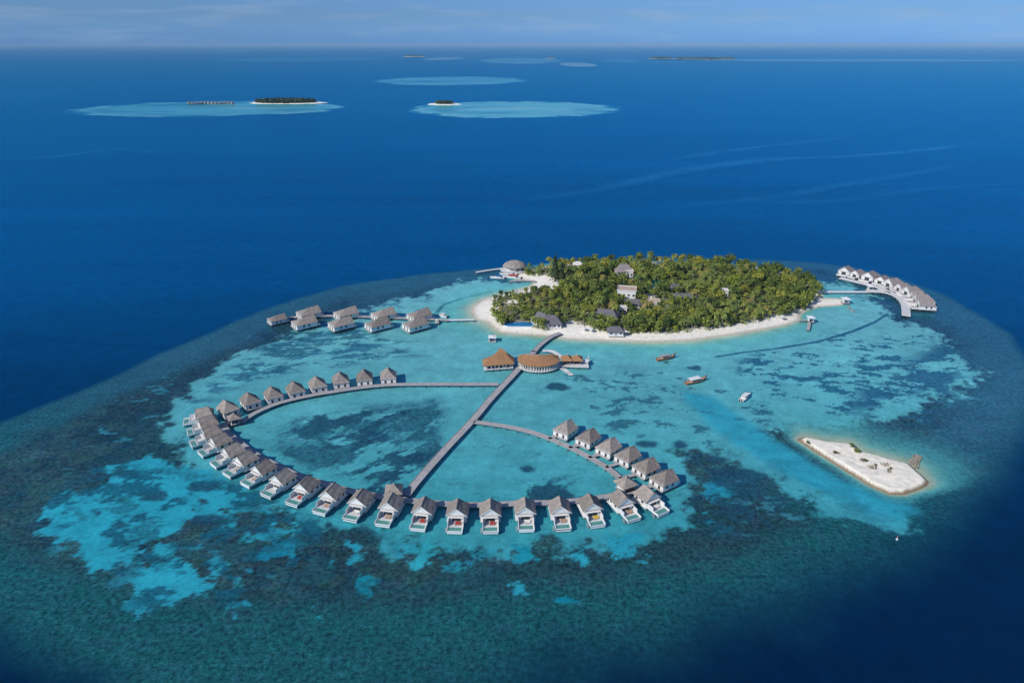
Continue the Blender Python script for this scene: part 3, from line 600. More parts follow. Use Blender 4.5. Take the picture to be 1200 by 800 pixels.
# white villas of the north-east arc
NV = villa(False, L=10.5, W=8.6, hF=3.0, hB=3.2, hip=4.0, roofmat='shingle_brown', ext=4.6)
curve = [at(*p) for p in [(991, 322), (1012, 327), (1034, 333), (1052, 339), (1067, 346), (1080, 355), (1087, 368)]]
def resample(P, step):
    out = [P[0].copy()]; acc = 0
    for a, b in zip(P[:-1], P[1:]):
        L_ = (b-a).length; pos = step-acc
        while pos <= L_: out.append(a.lerp(b, pos/L_)); pos += step
        acc = L_-(pos-step)
    return out
ne = resample(curve, 8.6); nn = len(ne)
for i, c in enumerate(ne):
    t = (ne[min(i+1, nn-1)]-ne[max(i-1, 0)]).normalized(); d = Vector((t.y, -t.x, 0))     # toward the lagoon: white gable faces in
    d.rotate(Matrix.Rotation(R((6, -8, 3, 9, -5, -2)[i % 6]), 3, 'Z'))
    place(NV, i > 0, c, d, (f'white villa with brown roof, {ORD[i]} from the far end of the upper-right arc' if i < nn-1 else 'white villa at the near end of the upper-right arc'), 'white villas of the upper-right arc', (.98, .88, 1.04, .92, 1.0, .86)[i % 6])

# ------------------------------------------------------------------ walkways
WPOST = MB().tube([(0, 0, -1.2), (0, 0, 1.12)], .2, 6).mesh('piling', M['post'])
def smooth(P, k=6):
    Q = []
    for i in range(len(P)-1):
        p0, p1, p2, p3 = P[max(i-1, 0)], P[i], P[i+1], P[min(i+2, len(P)-1)]
        for j in range(k):
            t = j/k; Q.append(.5*((2*p1)+(p2-p0)*t+(2*p0-5*p1+4*p2-p3)*t*t+(3*p1-p0-3*p2+p3)*t**3))
    Q.append(P[-1]); return Q
def walkway(P, width, label, z=1.4, material='plank', group=None, posts=5.0, rails=True, sm=6):
    P = [Vector((p.x, p.y, 0)) for p in P]; Q = smooth(P, sm) if len(P) > 2 else P
    root = thing('walkway', label, 'walkway', Q[0], 0, group); o = Q[0]; Q = [q-o for q in Q]; m = MB(); n = len(Q); nr = []
    for i in range(n):
        d = (Q[min(i+1, n-1)]-Q[max(i-1, 0)]).normalized(); nr.append(Vector((-d.y, d.x, 0)))
    def strip(mb, o0, o1, z0, z1):
        b = len(mb.v)
        for q, k in zip(Q, nr):
            for oo, zz in ((o0, z0), (o1, z0), (o1, z1), (o0, z1)): mb.v.append(q+k*oo+Vector((0, 0, zz)))
        for i in range(n-1):
            for j in range(4): j2 = (j+1) % 4; mb.f.append([b+i*4+j, b+i*4+j2, b+(i+1)*4+j2, b+(i+1)*4+j]); mb.m.append(0)
        mb.f.append([b, b+1, b+2, b+3]); e = b+(n-1)*4; mb.f.append([e+3, e+2, e+1, e]); mb.m += [0, 0]
    h = width/2; strip(m, -h, h, z-.22, z); m.build('deck', M[material], root)
    if rails:
        for s in (-1, 1): m = MB(); strip(m, s*(h+.07)-.06, s*(h+.07)+.06, z-.1, z+.16); m.build('kerb_rail', M['wood'] if material == 'plank' else M['white'], root)
    pts = resample(Q, posts); pts = pts[:48]
    for i, p in enumerate(pts):
        t = (pts[min(i+1, len(pts)-1)]-pts[max(i-1, 0)]); t.normalize(); k = Vector((-t.y, t.x, 0))
        for s in (-1, 1): link('piling', WPOST, root, tuple(p+k*s*(h-.25)))
    return root
A = lambda *pp: [at(*p, 1.4) for p in pp]
walkway(A((657, 390), (645, 395), (632, 405), (626, 412)), 2.6, 'grey timber walkway bending down from the beach to the lagoon restaurants')
walkway(A((626.5, 411), (604, 436), (575, 467), (553, 493), (520, 528), (490, 562), (476, 580)), 3.0, 'long straight grey jetty crossing the lagoon from restaurants to the front row', posts=6)
walkway([at(*p, 1.4) for p in wl_tl], 2.5, 'grey timber walkway curving along the upper row of thatched villas', posts=5.5)
walkway(A((555, 494), (590, 499), (622, 506), (652, 517), (682, 531), (710, 547), (728, 562), (734, 572)), 2.4, 'thin grey walkway arching to the short right-hand row of villas')
inner = [at(283, 494), *[villa_in[i]+Vector((0, 0, 0)) for i in range(0, 20)]]
inner = [inner[0], *villa_in[1:20]]
walkway(inner, 2.6, 'grey timber walkway behind the curved front row of pool villas', posts=6.2, sm=4)
walkway(A((958, 342), (985, 342), (1018, 342)), 2.6, 'straight pale footbridge from the island to the upper-right villas', material='white_plank')
walkway(A((1016, 341), (1036, 342), (1051, 347), (1060, 356), (1062, 370)), 4.5, 'pale curved walkway along the inner side of upper-right villas', material='white_plank')
walkway(A((984, 325.5), (1003, 330), (1022, 335), (1044, 343)), 4.0, 'pale walkway leading to the far end of the upper-right arc', material='white_plank')
walkway(A((338, 372), (380, 370), (430, 371), (480, 373), (526, 375)), 2.4, 'pale walkway joining the pairs of villas in the upper-left cluster')
walkway(A((526, 375), (556, 374.5)), 1.4, 'narrow plank bridge from the upper-left villas to the beach', material='white_plank')
walkway(A((558, 319), (574, 316.5), (592, 314)), 2.0, 'white arrival jetty arm reaching left from the pier pavilion', material='white_plank')
walkway(A((597, 329), (612, 328), (628, 329)), 2.2, 'low stone quay where the white boats moor', z=.9)
walkway(A((636, 411), (648, 412), (662, 421)), 1.8, 'curved pale gangway behind the round restaurant', material='white_plank')
# short bridges to the outer villas
for i, (px, py) in enumerate(rr_):
    c = at(px, py, 4.6); c.z = 0; q = min((at(x, y, 1.4) for x, y in [(640, 513), (665, 522), (690, 535), (705, 544), (722, 557), (738, 571)]), key=lambda v: (Vector((v.x, v.y, 0))-c).length)
    q = at(*[(643, 513.5), (667, 524), (690, 535.5), (710, 547), (726, 560), (740, 573)][i], 1.4); dd = (c-Vector((q.x, q.y, 0))).normalized()
    walkway([q, c-dd*4.4], 1.5, f'short foot bridge to the {ORD[i]} villa of the right-hand row', group='short bridges to the right-hand villas', rails=False, posts=3)

# ------------------------------------------------------------------ small pavilions on the walkways
def pyramid_hut(px, py, W, label, roofm='thatch', h=2.6, z=1.4, rz=0, wallm='white', cat='pavilion', group=None, name='pavilion', over=.7, wall_h=2.4, apex=.0):
    p = at(px, py, z+1); r = thing(name, label, cat, (p.x, p.y, 0), rz, group); a = W/2
    MB().box(-a, a, -a, a, z-.3, z).build('deck', M['plank'], r)
    if z > .6: stilts(r, [(sx*(a-.3), sy*(a-.3)) for sx in (-1, 1) for sy in (-1, 1)], WPOST, 'piling')
    b = a-.5; m = MB().box(-b, b, b-.12, b, z, z+wall_h).box(-b, -b+.12, -b, b-.12, z, z+wall_h); m.build('wall', M[wallm], r)
    for sx in (-1, 1): MB().tube([(sx*b*.97, -b, z), (sx*b*.97, -b, z+wall_h)], .13, 6).build('column', M[wallm], r)
    e = a+over; zt = z+wall_h; ap = (0, 0, zt+h); C = [(-e, -e, zt), (e, -e, zt), (e, e, zt), (-e, e, zt)]; m = MB()
    for i in range(4):
        p0, p1 = Vector(C[i]), Vector(C[(i+1) % 4]); A_ = Vector(ap); q0, q1 = p0.lerp(A_, .5)-Vector((0, 0, .12)), p1.lerp(A_, .5)-Vector((0, 0, .12))
        m.poly([p0, p1, q1, q0]); m.poly([q0, q1, A_]); m.poly([p0, p1, p1-Vector((0, 0, .2)), p0-Vector((0, 0, .2))])
    m.poly([(c[0], c[1], zt-.2) for c in C]); m.build('roof', M[roofm], r)
    MB().tube([(0, 0, zt+h-.25), (0, 0, zt+h+.35)], [.2, .05], 6).build('finial', M['white'], r)
    return r
pyramid_hut(275, 492, 4.0, 'small square pavilion where the upper walkway meets the left end of the front row', rz=.5, h=1.9)
pyramid_hut(462, 577, 5.0, 'small brown-roofed pavilion at the foot of the long straight jetty', rz=.1)
pyramid_hut(733, 569, 5.2, 'small thatched pavilion between the short right-hand row and front row', rz=.5)
pyramid_hut(1020, 337, 3.6, 'small white kiosk where the footbridge meets the upper-right arc', roofm='white', h=1.0)

# ------------------------------------------------------------------ lagoon restaurants
def round_restaurant():
    c = at(631, 427, 1.5); r = thing('restaurant', 'round-fronted restaurant over the water with orange thatch and white columns', 'restaurant', (c.x, c.y, 0), 0); Rx, Ry = 10.2, 8.0; n = 22
    ang = [math.pi+math.pi*i/n for i in range(n+1)]; back = 4.2
    D = [(Rx*math.cos(a), Ry*math.sin(a)) for a in ang]
    dk = [(x*1.06, y*1.06) for x, y in D]+[(Rx*.95, back), (0, back-1.5), (-Rx*.95, back)]
    MB().prism(dk, 1.15, 1.5).build('deck', M['white_plank'], r)
    wl = [(x*.86, y*.86) for x, y in D]+[(Rx*.8, back-.8), (-Rx*.8, back-.8)]; MB().prism(wl, 1.5, 3.95).build('wall', M['cream'], r)
    for i in range(n):
        a = ang[i]+math.pi/n/2; x, y = Rx*.865*math.cos(a), Ry*.865*math.sin(a); T = Matrix.Translation((x, y, 0)) @ Matrix.Rotation(math.atan2(Ry*math.sin(a), Rx*math.cos(a))-math.pi/2, 4, 'Z'); MB().box(-.42, .42, -.04, .04, 1.6, 3.2, T).build('window', M['dark'], r)
    for i in range(0, n+1, 1): x, y = D[i]; MB().tube([(x*.98, y*.98, 1.5), (x*.98, y*.98, 4.1)], .18, 6).build('column', M['white'], r)
    for i in range(0, n+1, 2): x, y = D[i]; link('piling', WPOST, r, (x, y, 0))
    # loft: curved eaves up to a ridge line
    m = MB(); ev = [(x*1.05, y*1.03, 4.3) for x, y in D]; rg = [((-1+2*i/n)*Rx*.66, 2.6-2.2*math.sin(math.pi*i/n), 6.7-.5*abs(-1+2*i/n)) for i in range(n+1)]
    bk = [((-1+2*i/n)*Rx*1.0, back+.6-2.6*math.sin(math.pi*i/n), 4.3) for i in range(n+1)]
    for E_, flip in ((ev, 0), (bk, 1)):
        for i in range(n):
            a0, a1, b0, b1 = Vector(E_[i]), Vector(E_[i+1]), Vector(rg[i]), Vector(rg[i+1]); m0, m1 = a0.lerp(b0, .5)-Vector((0, 0, .2)), a1.lerp(b1, .5)-Vector((0, 0, .2))
            m.poly([a0, a1, m1, m0]); m.poly([m0, m1, b1, b0]); m.poly([a0, a1, a1-Vector((0, 0, .3)), a0-Vector((0, 0, .3))])
    m.poly([ev[0], rg[0], bk[0]]); m.poly([ev[-1], rg[-1], bk[-1]]); m.poly([(x, y, z-.3) for x, y, z in ev]+[(x, y, z-.3) for x, y, z in bk[::-1]]); m.build('roof', M['thatch_orange'], r)
    m = MB(); m.tube([Vector(p)+Vector((0, 0, .05)) for p in rg], .22, 5); m.build('ridge_cap', M['thatch'], r)
    m = MB(); rl = [(x*1.05, y*1.05) for x, y in D]
    for p, q in zip(rl[:-1], rl[1:]): m.tube([(*p, 2.4), (*q, 2.4)], .05, 4); m.tube([(*p, 1.5), (*p, 2.4)], .05, 4)
    m.build('railing', M['white'], r)
round_restaurant()
def left_restaurant():
    c = at(584, 427, 1.5); r = thing('restaurant', 'restaurant over the water left of the jetty with two-part orange thatched roof', 'restaurant', (c.x, c.y, 0), R(14))
    MB().prism([(-8.5, -4.5), (6.5, -5.5), (8, 1), (6, 7), (0, 6.5), (-7, 2.5)], 1.15, 1.5).build('deck', M['white_plank'], r)
    MB().prism([(-7.2, -3.4), (5.6, -4.3), (6.6, 1), (5, 5.6), (.3, 5.2), (-6, 1.8)], 1.5, 3.9).build('wall', M['cream'], r)
    for x in (-5.5, -3.5, -1.5, .5, 2.5, 4.3): y = -3.4-.9*(x+7.2)/12.8; MB().box(x-.6, x+.6, y-.06, y+.02, 1.6, 3.3).build('window', M['dark'], r)
    for x, y in ((-8, -4.3), (-4.5, -4.7), (-1, -4.9), (2.5, -5.1), (6.2, -5.2), (7.6, .8), (5.8, 6.5), (0, 6.2), (-6.6, 2.3)):
        link('piling', WPOST, r, (x, y, 0)); MB().tube([(x*.97, y*.97, 1.5), (x*.97, y*.97, 4.1)], .15, 6).build('column', M['white'], r)
    ev = [(-9, -5), (-1, -5.6), (7, -6), (8.6, 1), (6.4, 7.6), (-.4, 7), (-3.5, 5.2), (-7.6, 3)]; rg = [(-5.5, -1.6, 6.0), (-.8, -1.2, 6.6), (4.2, .2, 6.9), (4.6, 1.4, 7.1), (2.6, 5.0, 8.3), (2.0, 5.0, 8.3), (-.2, 2.0, 7.0), (-5.3, -1.2, 6.0)]
    m = MB(); n = len(ev)
    for i in range(n):
        j = (i+1) % n; a0, a1, b0, b1 = Vector((*ev[i], 4.0)), Vector((*ev[j], 4.0)), Vector(rg[i]), Vector(rg[j]); m0, m1 = a0.lerp(b0, .5)-Vector((0, 0, .2)), a1.lerp(b1, .5)-Vector((0, 0, .2))
        m.poly([a0, a1, m1, m0]); m.poly([m0, m1, b1, b0]); m.poly([a0, a1, a1-Vector((0, 0, .3)), a0-Vector((0, 0, .3))])
    m.poly(rg); m.poly([(x, y, 3.7) for x, y in ev]); m.build('roof', M['thatch_orange'], r)
left_restaurant()
pyramid_hut(664, 423, 4.6, 'left one of two small orange-roofed gazebos beside the round restaurant', roofm='thatch_orange', name='gazebo', cat='gazebo', h=2.3, wallm='wood')
pyramid_hut(676, 423, 4.6, 'right one of two small orange-roofed gazebos beside the round restaurant', roofm='thatch_orange', name='gazebo', cat='gazebo', h=2.3, wallm='wood')
walkway(A((654, 426.5), (670, 428.5), (690, 429)), 3.0, 'deck strip in front of the two orange gazebos', material='white_plank')
walkway(A((652, 427), (662, 432), (670, 438)), 1.8, 'short floating landing slanting away from the gazebos', material='white_plank', z=.7)
pyramid_hut(577, 397, 4.2, 'small white floating pontoon with canopy off the left beach', roofm='canvas', name='pontoon', cat='pontoon', h=.5, z=.5, over=.1)
pyramid_hut(950, 374, 3.6, 'little white-roofed pavilion on the beach jetty', roofm='canvas', name='beach_pavilion', h=.7, over=.3)
walkway(A((947, 386), (949, 376)), 1.8, 'short beach jetty below the white-roofed pavilion', rails=False, material='plank')
walkway(A((938, 375), (948, 375)), 1.5, 'plank spur from the beach to the little jetty pavilion', rails=False, posts=3)
pyramid_hut(991, 352, 4.0, 'small white pavilion on the sand spit at the island tip', roofm='canvas', name='beach_pavilion', h=.9, over=.4)
walkway(A((994, 357), (998, 362), (1003, 364)), 1.0, 'dark curved landing off the island tip sand spit', rails=False, z=.6)
# pier pavilion
def pier_pavilion():
    c = at(603, 316, 1.2); r = thing('pier_pavilion', 'arrival pavilion with wide brown thatched roof at the pier end', 'pavilion', (c.x, c.y, 0)); n = 12
    cir = lambda ra, rb, z: [(ra*math.cos(2*math.pi*i/n), rb*math.sin(2*math.pi*i/n), z) for i in range(n)]
    MB().prism([(x, y) for x, y, z in cir(10.5, 8, 0)], .95, 1.3).build('deck', M['white_plank'], r)
    MB().prism([(x-1.5, y) for x, y, z in cir(5.2, 4, 0)], 1.3, 4.2).build('wall', M['cream'], r)
    for p in cir(8, 6, 0): MB().tube([(p[0], p[1], 1.3), (p[0], p[1], 4.4)], .16, 6).build('column', M['white'], r); link('piling', WPOST, r, (p[0], p[1], 0))
    m = MB(); rings = [cir(8.8, 7, 4.2), cir(7.0, 5.2, 6.2), cir(4.0, 2.4, 7.6), cir(2.2, .5, 8.2)]
    for A_, B_ in zip(rings[:-1], rings[1:]):
        for i in range(n): j = (i+1) % n; m.poly([A_[i], A_[j], B_[j], B_[i]])
    m.poly(rings[-1]); m.poly(rings[0][::-1]); m.build('roof', M['thatch'], r)
    MB().prism([(7, -6), (14, -4), (13, -2), (7, -3)], .95, 1.25).build('landing', M['white_plank'], r)
pier_pavilion()

# ------------------------------------------------------------------ boats
def hull_mb(L, W, H, n=12, rake=1.2, sheer=.5, mi=0):
    m = MB(); sec = []
    for i in range(n+1):
        t = i/n; w = W/2*(math.sin(math.pi*min(1, .12+.88*(1-t)**.8*1.0)*.5) if t > .45 else .86+.14*t/.45)*(1 if t < .45 else 1); w = max(.03, W/2*(1-max(0, (t-.4)/.6)**2.2)*(.84+.16*min(1, t/.4)))
        y = -L/2+L*t; z = H+sheer*max(0, (t-.55)/.45)**2+.12*(1-t)**3; k = rake*max(0, (t-.7)/.3)
        sec.append([(-w, y+k*.4, z), (-w*.85, y+k*.1, H*.35), (-w*.35, y-k*.3, -.25), (w*.35, y-k*.3, -.25), (w*.85, y+k*.1, H*.35), (w, y+k*.4, z)])
    for i in range(n):
        for j in range(5): m.poly([sec[i][j], sec[i][j+1], sec[i+1][j+1], sec[i+1][j]], mi)
    m.poly(sec[0][::-1], mi); return m, sec
def dhoni(label, px, py, rz, L=13, W=3.6, roof='canvas', hull='hull_wood', cabin='tan', group=None):
    p = at(px, py); r = thing('boat', label, 'boat', (p.x, p.y, .05), rz, group); h, sec = hull_mb(L, W, 1.1, rake=2, sheer=1.3); h.build('hull', M[hull], r)
    m = MB()
    for a, b in zip(sec[:-1], sec[1:]): m.poly([(a[0][0]*.95, a[0][1], a[0][2]-.25), (a[5][0]*.95, a[5][1], a[5][2]-.25), (b[5][0]*.95, b[5][1], b[5][2]-.25), (b[0][0]*.95, b[0][1], b[0][2]-.25)])
    m.build('deck', M['tan'], r)
    MB().box(-W*.36, W*.36, -L*.22, L*.12, .85, 2.1).build('cabin', M[cabin], r)
    for s in (-1, 1): MB().box(min(s*W*.36, s*(W*.36+.04)), max(s*W*.36, s*(W*.36+.04)), -L*.18, L*.08, 1.4, 1.9).build('window', M['glass'], r)
    MB().box(-W*.44, W*.44, -L*.34, L*.2, 2.35, 2.47).box(-W*.3, W*.3, -L*.25, L*.1, 2.47, 2.56).build('canopy', M[roof], r)
    for s in (-1, 1):
        for y in (-L*.32, L*.18): MB().tube([(s*W*.4, y, .9), (s*W*.4, y, 2.35)], .06, 5).build('canopy_post', M['white'], r)
    MB().tube([(0, L/2-.4, 1.9), (0, L/2+.7, 2.9), (0, L/2+.6, 3.6)], [.22, .16, .07], 6).build('prow', M[hull], r)
    MB().box(-W*.3, W*.3, L*.24, L*.33, .9, 1.15).build('bench', M['canvas'], r); return r
def speedboat(label, px, py, rz, L=10, W=3.0, top='canvas', group=None, hull='hull_white'):
    p = at(px, py); r = thing('boat', label, 'boat', (p.x, p.y, .05), rz, group); h, sec = hull_mb(L, W, 1.1, rake=1.4, sheer=.35); h.build('hull', M[hull], r)
    m = MB()
    for a, b in zip(sec[:-1], sec[1:]): m.poly([(a[0][0]*.96, a[0][1], a[0][2]-.12), (a[5][0]*.96, a[5][1], a[5][2]-.12), (b[5][0]*.96, b[5][1], b[5][2]-.12), (b[0][0]*.96, b[0][1], b[0][2]-.12)])
    m.build('deck', M['cream'], r)
    m = MB(); c0 = [(-W*.36, -L*.25), (W*.36, -L*.25), (W*.36, L*.08), (W*.2, L*.2), (-W*.2, L*.2), (-W*.36, L*.08)]; m.prism(c0, .95, 1.75); m.build('cabin', M['white'], r)
    MB().prism([(x*.96, y*.96+.02) for x, y in c0], 1.75, 2.15).build('windscreen', M['glass'], r)
    MB().prism([(x*1.08, y*1.06) for x, y in c0], 2.15, 2.27).build('hardtop', M[top], r)
    for s in (-.5, .5): MB().box(s-.22, s+.22, -L/2-.6, -L/2-.05, .3, 1.4).build('outboard_motor', M['dark'], r)
    return r
dhoni('low brown wooden boat with grey canopy, nearest the beach of three anchored boats', 780, 421, R(-68), 10.5, 3.0, roof='wood', cabin='tan')
dhoni('wooden boat with long white canopy, middle one of three anchored boats', 815, 448, R(-66), 11.5, 3.4)
speedboat('white cabin speedboat anchored alone over the channel', 873, 467, R(-42), 9.0, 2.9)
speedboat('white boat with red seats moored at the quay below the pier pavilion', 600, 326, R(75), 13, 4.6, top='redroof')
speedboat('white boat with blue canopy moored outermost at the quay', 583, 326.5, R(80), 10, 3.4, top='blue')
speedboat('white passenger boat moored behind the red and white one at quay', 596, 322.5, R(80), 12, 3.6)
dhoni('small boat with white canopy moored at the right end of gazebo deck', 687, 427.5, R(-20), 7, 3.2, hull='hull_white', cabin='canvas')
speedboat('small white boat beside the villa jetty of the upper-left cluster', 519, 371.5, R(60), 6, 2.2)
speedboat('small white boat tied under the bridge near upper-left villas', 512, 379, R(20), 5, 2.0)
def buoy(px, py, label):
    p = at(px, py); r = thing('marker_buoy', label, 'buoy', (p.x, p.y, 0)); MB().tube([(0, 0, -.3), (0, 0, .4)], .35, 10).build('float', M['white'], r); MB().tube([(0, 0, .4), (0, 0, 1.5)], [.08, .04], 6).build('mast', M['white'], r); MB().box(-.15, .15, -.03, .03, 1.2, 1.5).build('topmark', M['redroof'], r)
buoy(1051, 632, 'white channel marker buoy at the mouth of the pale channel')

# ------------------------------------------------------------------ island buildings
holes = []
def bldg(px, py, L, W, label, kind='gable', wallh=3.0, roofh=3.0, roofm='shingle', wallm='white', rz=0, name='building', cat='building', hole=None, ztop=None):
    p = at(px, py, 1.5); z = 1.4; r = thing(name, label, cat, (p.x, p.y, z), rz); holes.append((p.x, p.y, hole or max(L, W)*.62, p.y-wallh*1.6-W*.6))
    MB().box(-L/2-.5, L/2+.5, -W/2-.5, W/2+.5, -.3, .12).build('plinth', M['cream'], r)
    MB().box(-L/2, L/2, -W/2, W/2, .12, wallh).build('wall', M[wallm], r)
    k = max(2, int(L/2.6)); fl = max(1, int(wallh/3.0))
    for f in range(fl):
        for i in range(k):
            x = -L/2+(i+.5)*L/k; w_ = MB().box(x-.55, x+.55, -W/2-.05, -W/2, .9+3*f, 2.3+3*f).build('window', M['glass'], r)
        for y in (-W/4, W/4): MB().box(-L/2-.05, -L/2, y-.5, y+.5, .9+3*f, 2.3+3*f).build('window', M['glass'], r)
    MB().box(-.5, .5, -W/2-.07, -W/2-.051, .12, 2.3).build('door', M['wood'], r)
    if kind == 'flat':
        m = MB().box(-L/2-.2, L/2+.2, -W/2-.2, W/2+.2, wallh, wallh+.2); m.box(-L/2-.2, L/2+.2, -W/2-.2, -W/2, wallh+.2, wallh+.7).box(-L/2-.2, L/2+.2, W/2, W/2+.2, wallh+.2, wallh+.7).box(-L/2-.2, -L/2, -W/2, W/2, wallh+.2, wallh+.7).box(L/2, L/2+.2, -W/2, W/2, wallh+.2, wallh+.7)
        m.build('parapet', M[wallm], r); MB().box(-L/2+.02, L/2-.02, -W/2+.02, W/2-.02, wallh+.2, wallh+.25).build('roof', M[roofm], r)
    else:
        o = gable_roof(-L/2-.8, L/2+.8, W+1.8, wallh, roofh, roofh, W*.45, hip_f=W*.45).build('roof', M[roofm], r); o.rotation_euler = (0, 0, math.pi/2)
    return r
bldg(734, 351, 11.5, 9, 'white two-storey block with flat tan roof at the island centre', 'flat', 7.2, roofm='concrete', rz=R(-12), hole=8)
bldg(741, 359, 12, 7, 'dark-roofed annexe in front of the white two-storey block', wallh=2.8, roofh=2.2, rz=R(-6))
bldg(729, 366, 5, 4, 'small white hut below the two-storey block', 'flat', 3.4, roofm='white', hole=3.5)
bldg(737, 328, 4.5, 4.5, 'small white tower house near the back of the island', 'flat', 6.8, roofm='white', hole=4)
bldg(730, 326, 11, 8, 'large brown-roofed hall at the back of the island', wallh=6.0, roofh=4.4, roofm='shingle_brown', rz=R(10), hole=8)
bldg(635, 379, 11, 7, 'left one of two dark grey roofed halls behind the lagoon beach', wallh=2.6, roofh=4.2, rz=R(-50), hole=5.5)
bldg(646, 381.5, 10.5, 8.5, 'right one of two dark grey roofed halls behind the lagoon beach', wallh=2.6, roofh=4.2, rz=R(4), hole=6.5)
bldg(710, 374, 13, 7.5, 'long dark grey roofed building between palms below the island centre', wallh=3.0, roofh=3.4, rz=R(-14), hole=8.5)
bldg(721, 391, 8, 5.5, 'small dark roofed beach bar at the edge of the sand', wallh=2.4, roofh=2.2, rz=0, hole=4.5)
bldg(797, 352, 20, 7, 'long low grey-roofed house right of the island centre', wallh=2.6, roofh=2.4, rz=R(4), hole=8)
bldg(790, 342, 9, 6, 'grey-roofed house behind the long low house', wallh=3.0, roofh=2.6, rz=R(20), hole=6)
bldg(848, 347, 4.4, 4, 'small white flat-roofed shed among the eastern trees', 'flat', 4.2, roofm='white', hole=4)
bldg(677, 318, 6, 5, 'pale roofed cottage at the back shore left side', wallh=5.5, roofh=2, roofm='cream', hole=3.5)
bldg(765, 357, 8, 5, 'low cream terrace house beside the island clearing', 'flat', 2.6, roofm='concrete', wallm='cream', hole=5)
p = at(771, 338, 1.6); r = thing('sports_court', 'green sports court in a clearing behind the island centre', 'court', (p.x, p.y, 1.75)); MB().box(-6, 6, -10, 10, 0, .12).build('surface', M['court'], r); MB().box(-6.2, -6.05, -10, 10, .1, 2.6).box(6.05, 6.2, -10, 10, .1, 2.6).box(-6.2, 6.2, 10.05, 10.2, .1, 2.6).build('fence', M['court'], r)
MB().box(-4.2, 4.2, -.04, .04, .14, 1.1).build('net', M['white'], r); MB().box(-4.2, -4.1, -8, 8, .12, .135).box(4.1, 4.2, -8, 8, .12, .135).box(-4.1, 4.1, -8, -7.9, .12, .135).box(-4.1, 4.1, 7.9, 8, .12, .135).build('line', M['white'], r); holes.append((p.x, p.y, 9, 0))
p = at(608, 380.5, 1.2); r = thing('swimming_pool', 'long blue infinity pool behind the left beach', 'pool', (p.x, p.y, 1.3)); PP = [(-8.5, -1.5), (-6, -3.2), (7, -3.4), (8.5, -1), (8, 3), (2, 3.6), (-2, 2.4), (-8, 3.2)]
MB().prism([(x*1.08, y*1.12) for x, y in PP], -.6, .3).build('coping', M['tile'], r); MB().prism(PP, .2, .36).build('pool_water', M['pool_deep'], r); holes.append((p.x, p.y, 6.5, 0)); holes.append((p.x-5, p.y-3, 5, 0)); holes.append((p.x+5, p.y-3, 5, 0))
def parasol(px, py, i, lab):
    p = at(px, py, 1.3); r = thing('parasol', lab, 'parasol', (p.x, p.y, 1.2), 0, 'white parasols on the beach'); MB().tube([(0, 0, 0), (0, 0, 2.5)], .05, 5).build('pole', M['white'], r); m = MB()
    for k in range(8): a, b = k*math.pi/4, (k+1)*math.pi/4; m.poly([(1.6*math.cos(a), 1.6*math.sin(a), 2.1), (1.6*math.cos(b), 1.6*math.sin(b), 2.1), (0, 0, 2.6)])
    m.build('canopy', M['canvas'], r)
    return r
for i, (px, py, nm) in enumerate([(727, 391, 'right beside the beach bar'), (733, 392, 'a few steps right of the beach bar'), (692, 389, 'left of the beach bar by the palms'), (916, 374, 'near the trees on the right-hand beach'), (684, 388, 'nearest the walkway end on the beach')]): parasol(px, py, i, 'white parasol on the sand '+nm)

# ------------------------------------------------------------------ trees
def leafy_mesh(seed, rw=2.7, rh=2.3, zc=5.2, nq=300, size=.62, clumps=11, material='leaf', cone=False):
    rnd = random.Random(seed); m = MB(); C = []
    for i in range(clumps):
        a = rnd.uniform(0, 2*math.pi); q = math.sqrt(rnd.random())*.72; h = rnd.uniform(-.45, .75); C.append((Vector((rw*q*math.cos(a), rw*q*math.sin(a), zc+rh*h*(1-.3*q))), rnd.uniform(.34, .55)*rw))
    for i in range(nq):
        if cone:
            t = rnd.random(); rr = rw*(1-t)**.8*(.45+.55*rnd.random()); a = rnd.uniform(0, 6.283); n = Vector((math.cos(a), math.sin(a), .5)); p = Vector((rr*math.cos(a), rr*math.sin(a), zc-rh+2*rh*t))
        else:
            c, cr_ = C[rnd.randrange(clumps)]; n = Vector((rnd.gauss(0, 1), rnd.gauss(0, 1), rnd.gauss(.35, 1))).normalized(); p = c+n*cr_*rnd.uniform(.75, 1.05); p.z = max(p.z, zc-rh*.85)
        n = (n+Vector((rnd.gauss(0, .5), rnd.gauss(0, .5), rnd.gauss(.3, .5)))).normalized(); u = n.orthogonal().normalized(); v = n.cross(u); th = rnd.uniform(0, 6.28); u, v = u*math.cos(th)+v*math.sin(th), v*math.cos(th)-u*math.sin(th); s = size*rnd.uniform(.6, 1.25)
        m.poly([p-u*s*.5-v*s*.3, p+u*s*.4-v*s*.45, p+u*s*.55+v*s*.3, p-u*s*.1+v*s*.55, p-u*s*.5+v*s*.2])
    return m.mesh('crown', M[material])
def trunk_mesh(seed, h=4.6, r=.26):
    rnd = random.Random(seed); m = MB(); k = Vector((rnd.uniform(-.5, .5), rnd.uniform(-.5, .5), 0)); m.tube([(0, 0, -.3), tuple(k*.4+Vector((0, 0, h*.5))), tuple(k+Vector((0, 0, h)))], [r, r*.75, r*.4], 6)
    for i in range(4):
        a = i*1.57+rnd.random(); m.tube([tuple(k*.5+Vector((0, 0, h*.55))), tuple(k*.5+Vector((math.cos(a)*1.3, math.sin(a)*1.3, h*1.0)))], [r*.45, r*.15], 5)
    return m.mesh('trunk', M['trunk'])
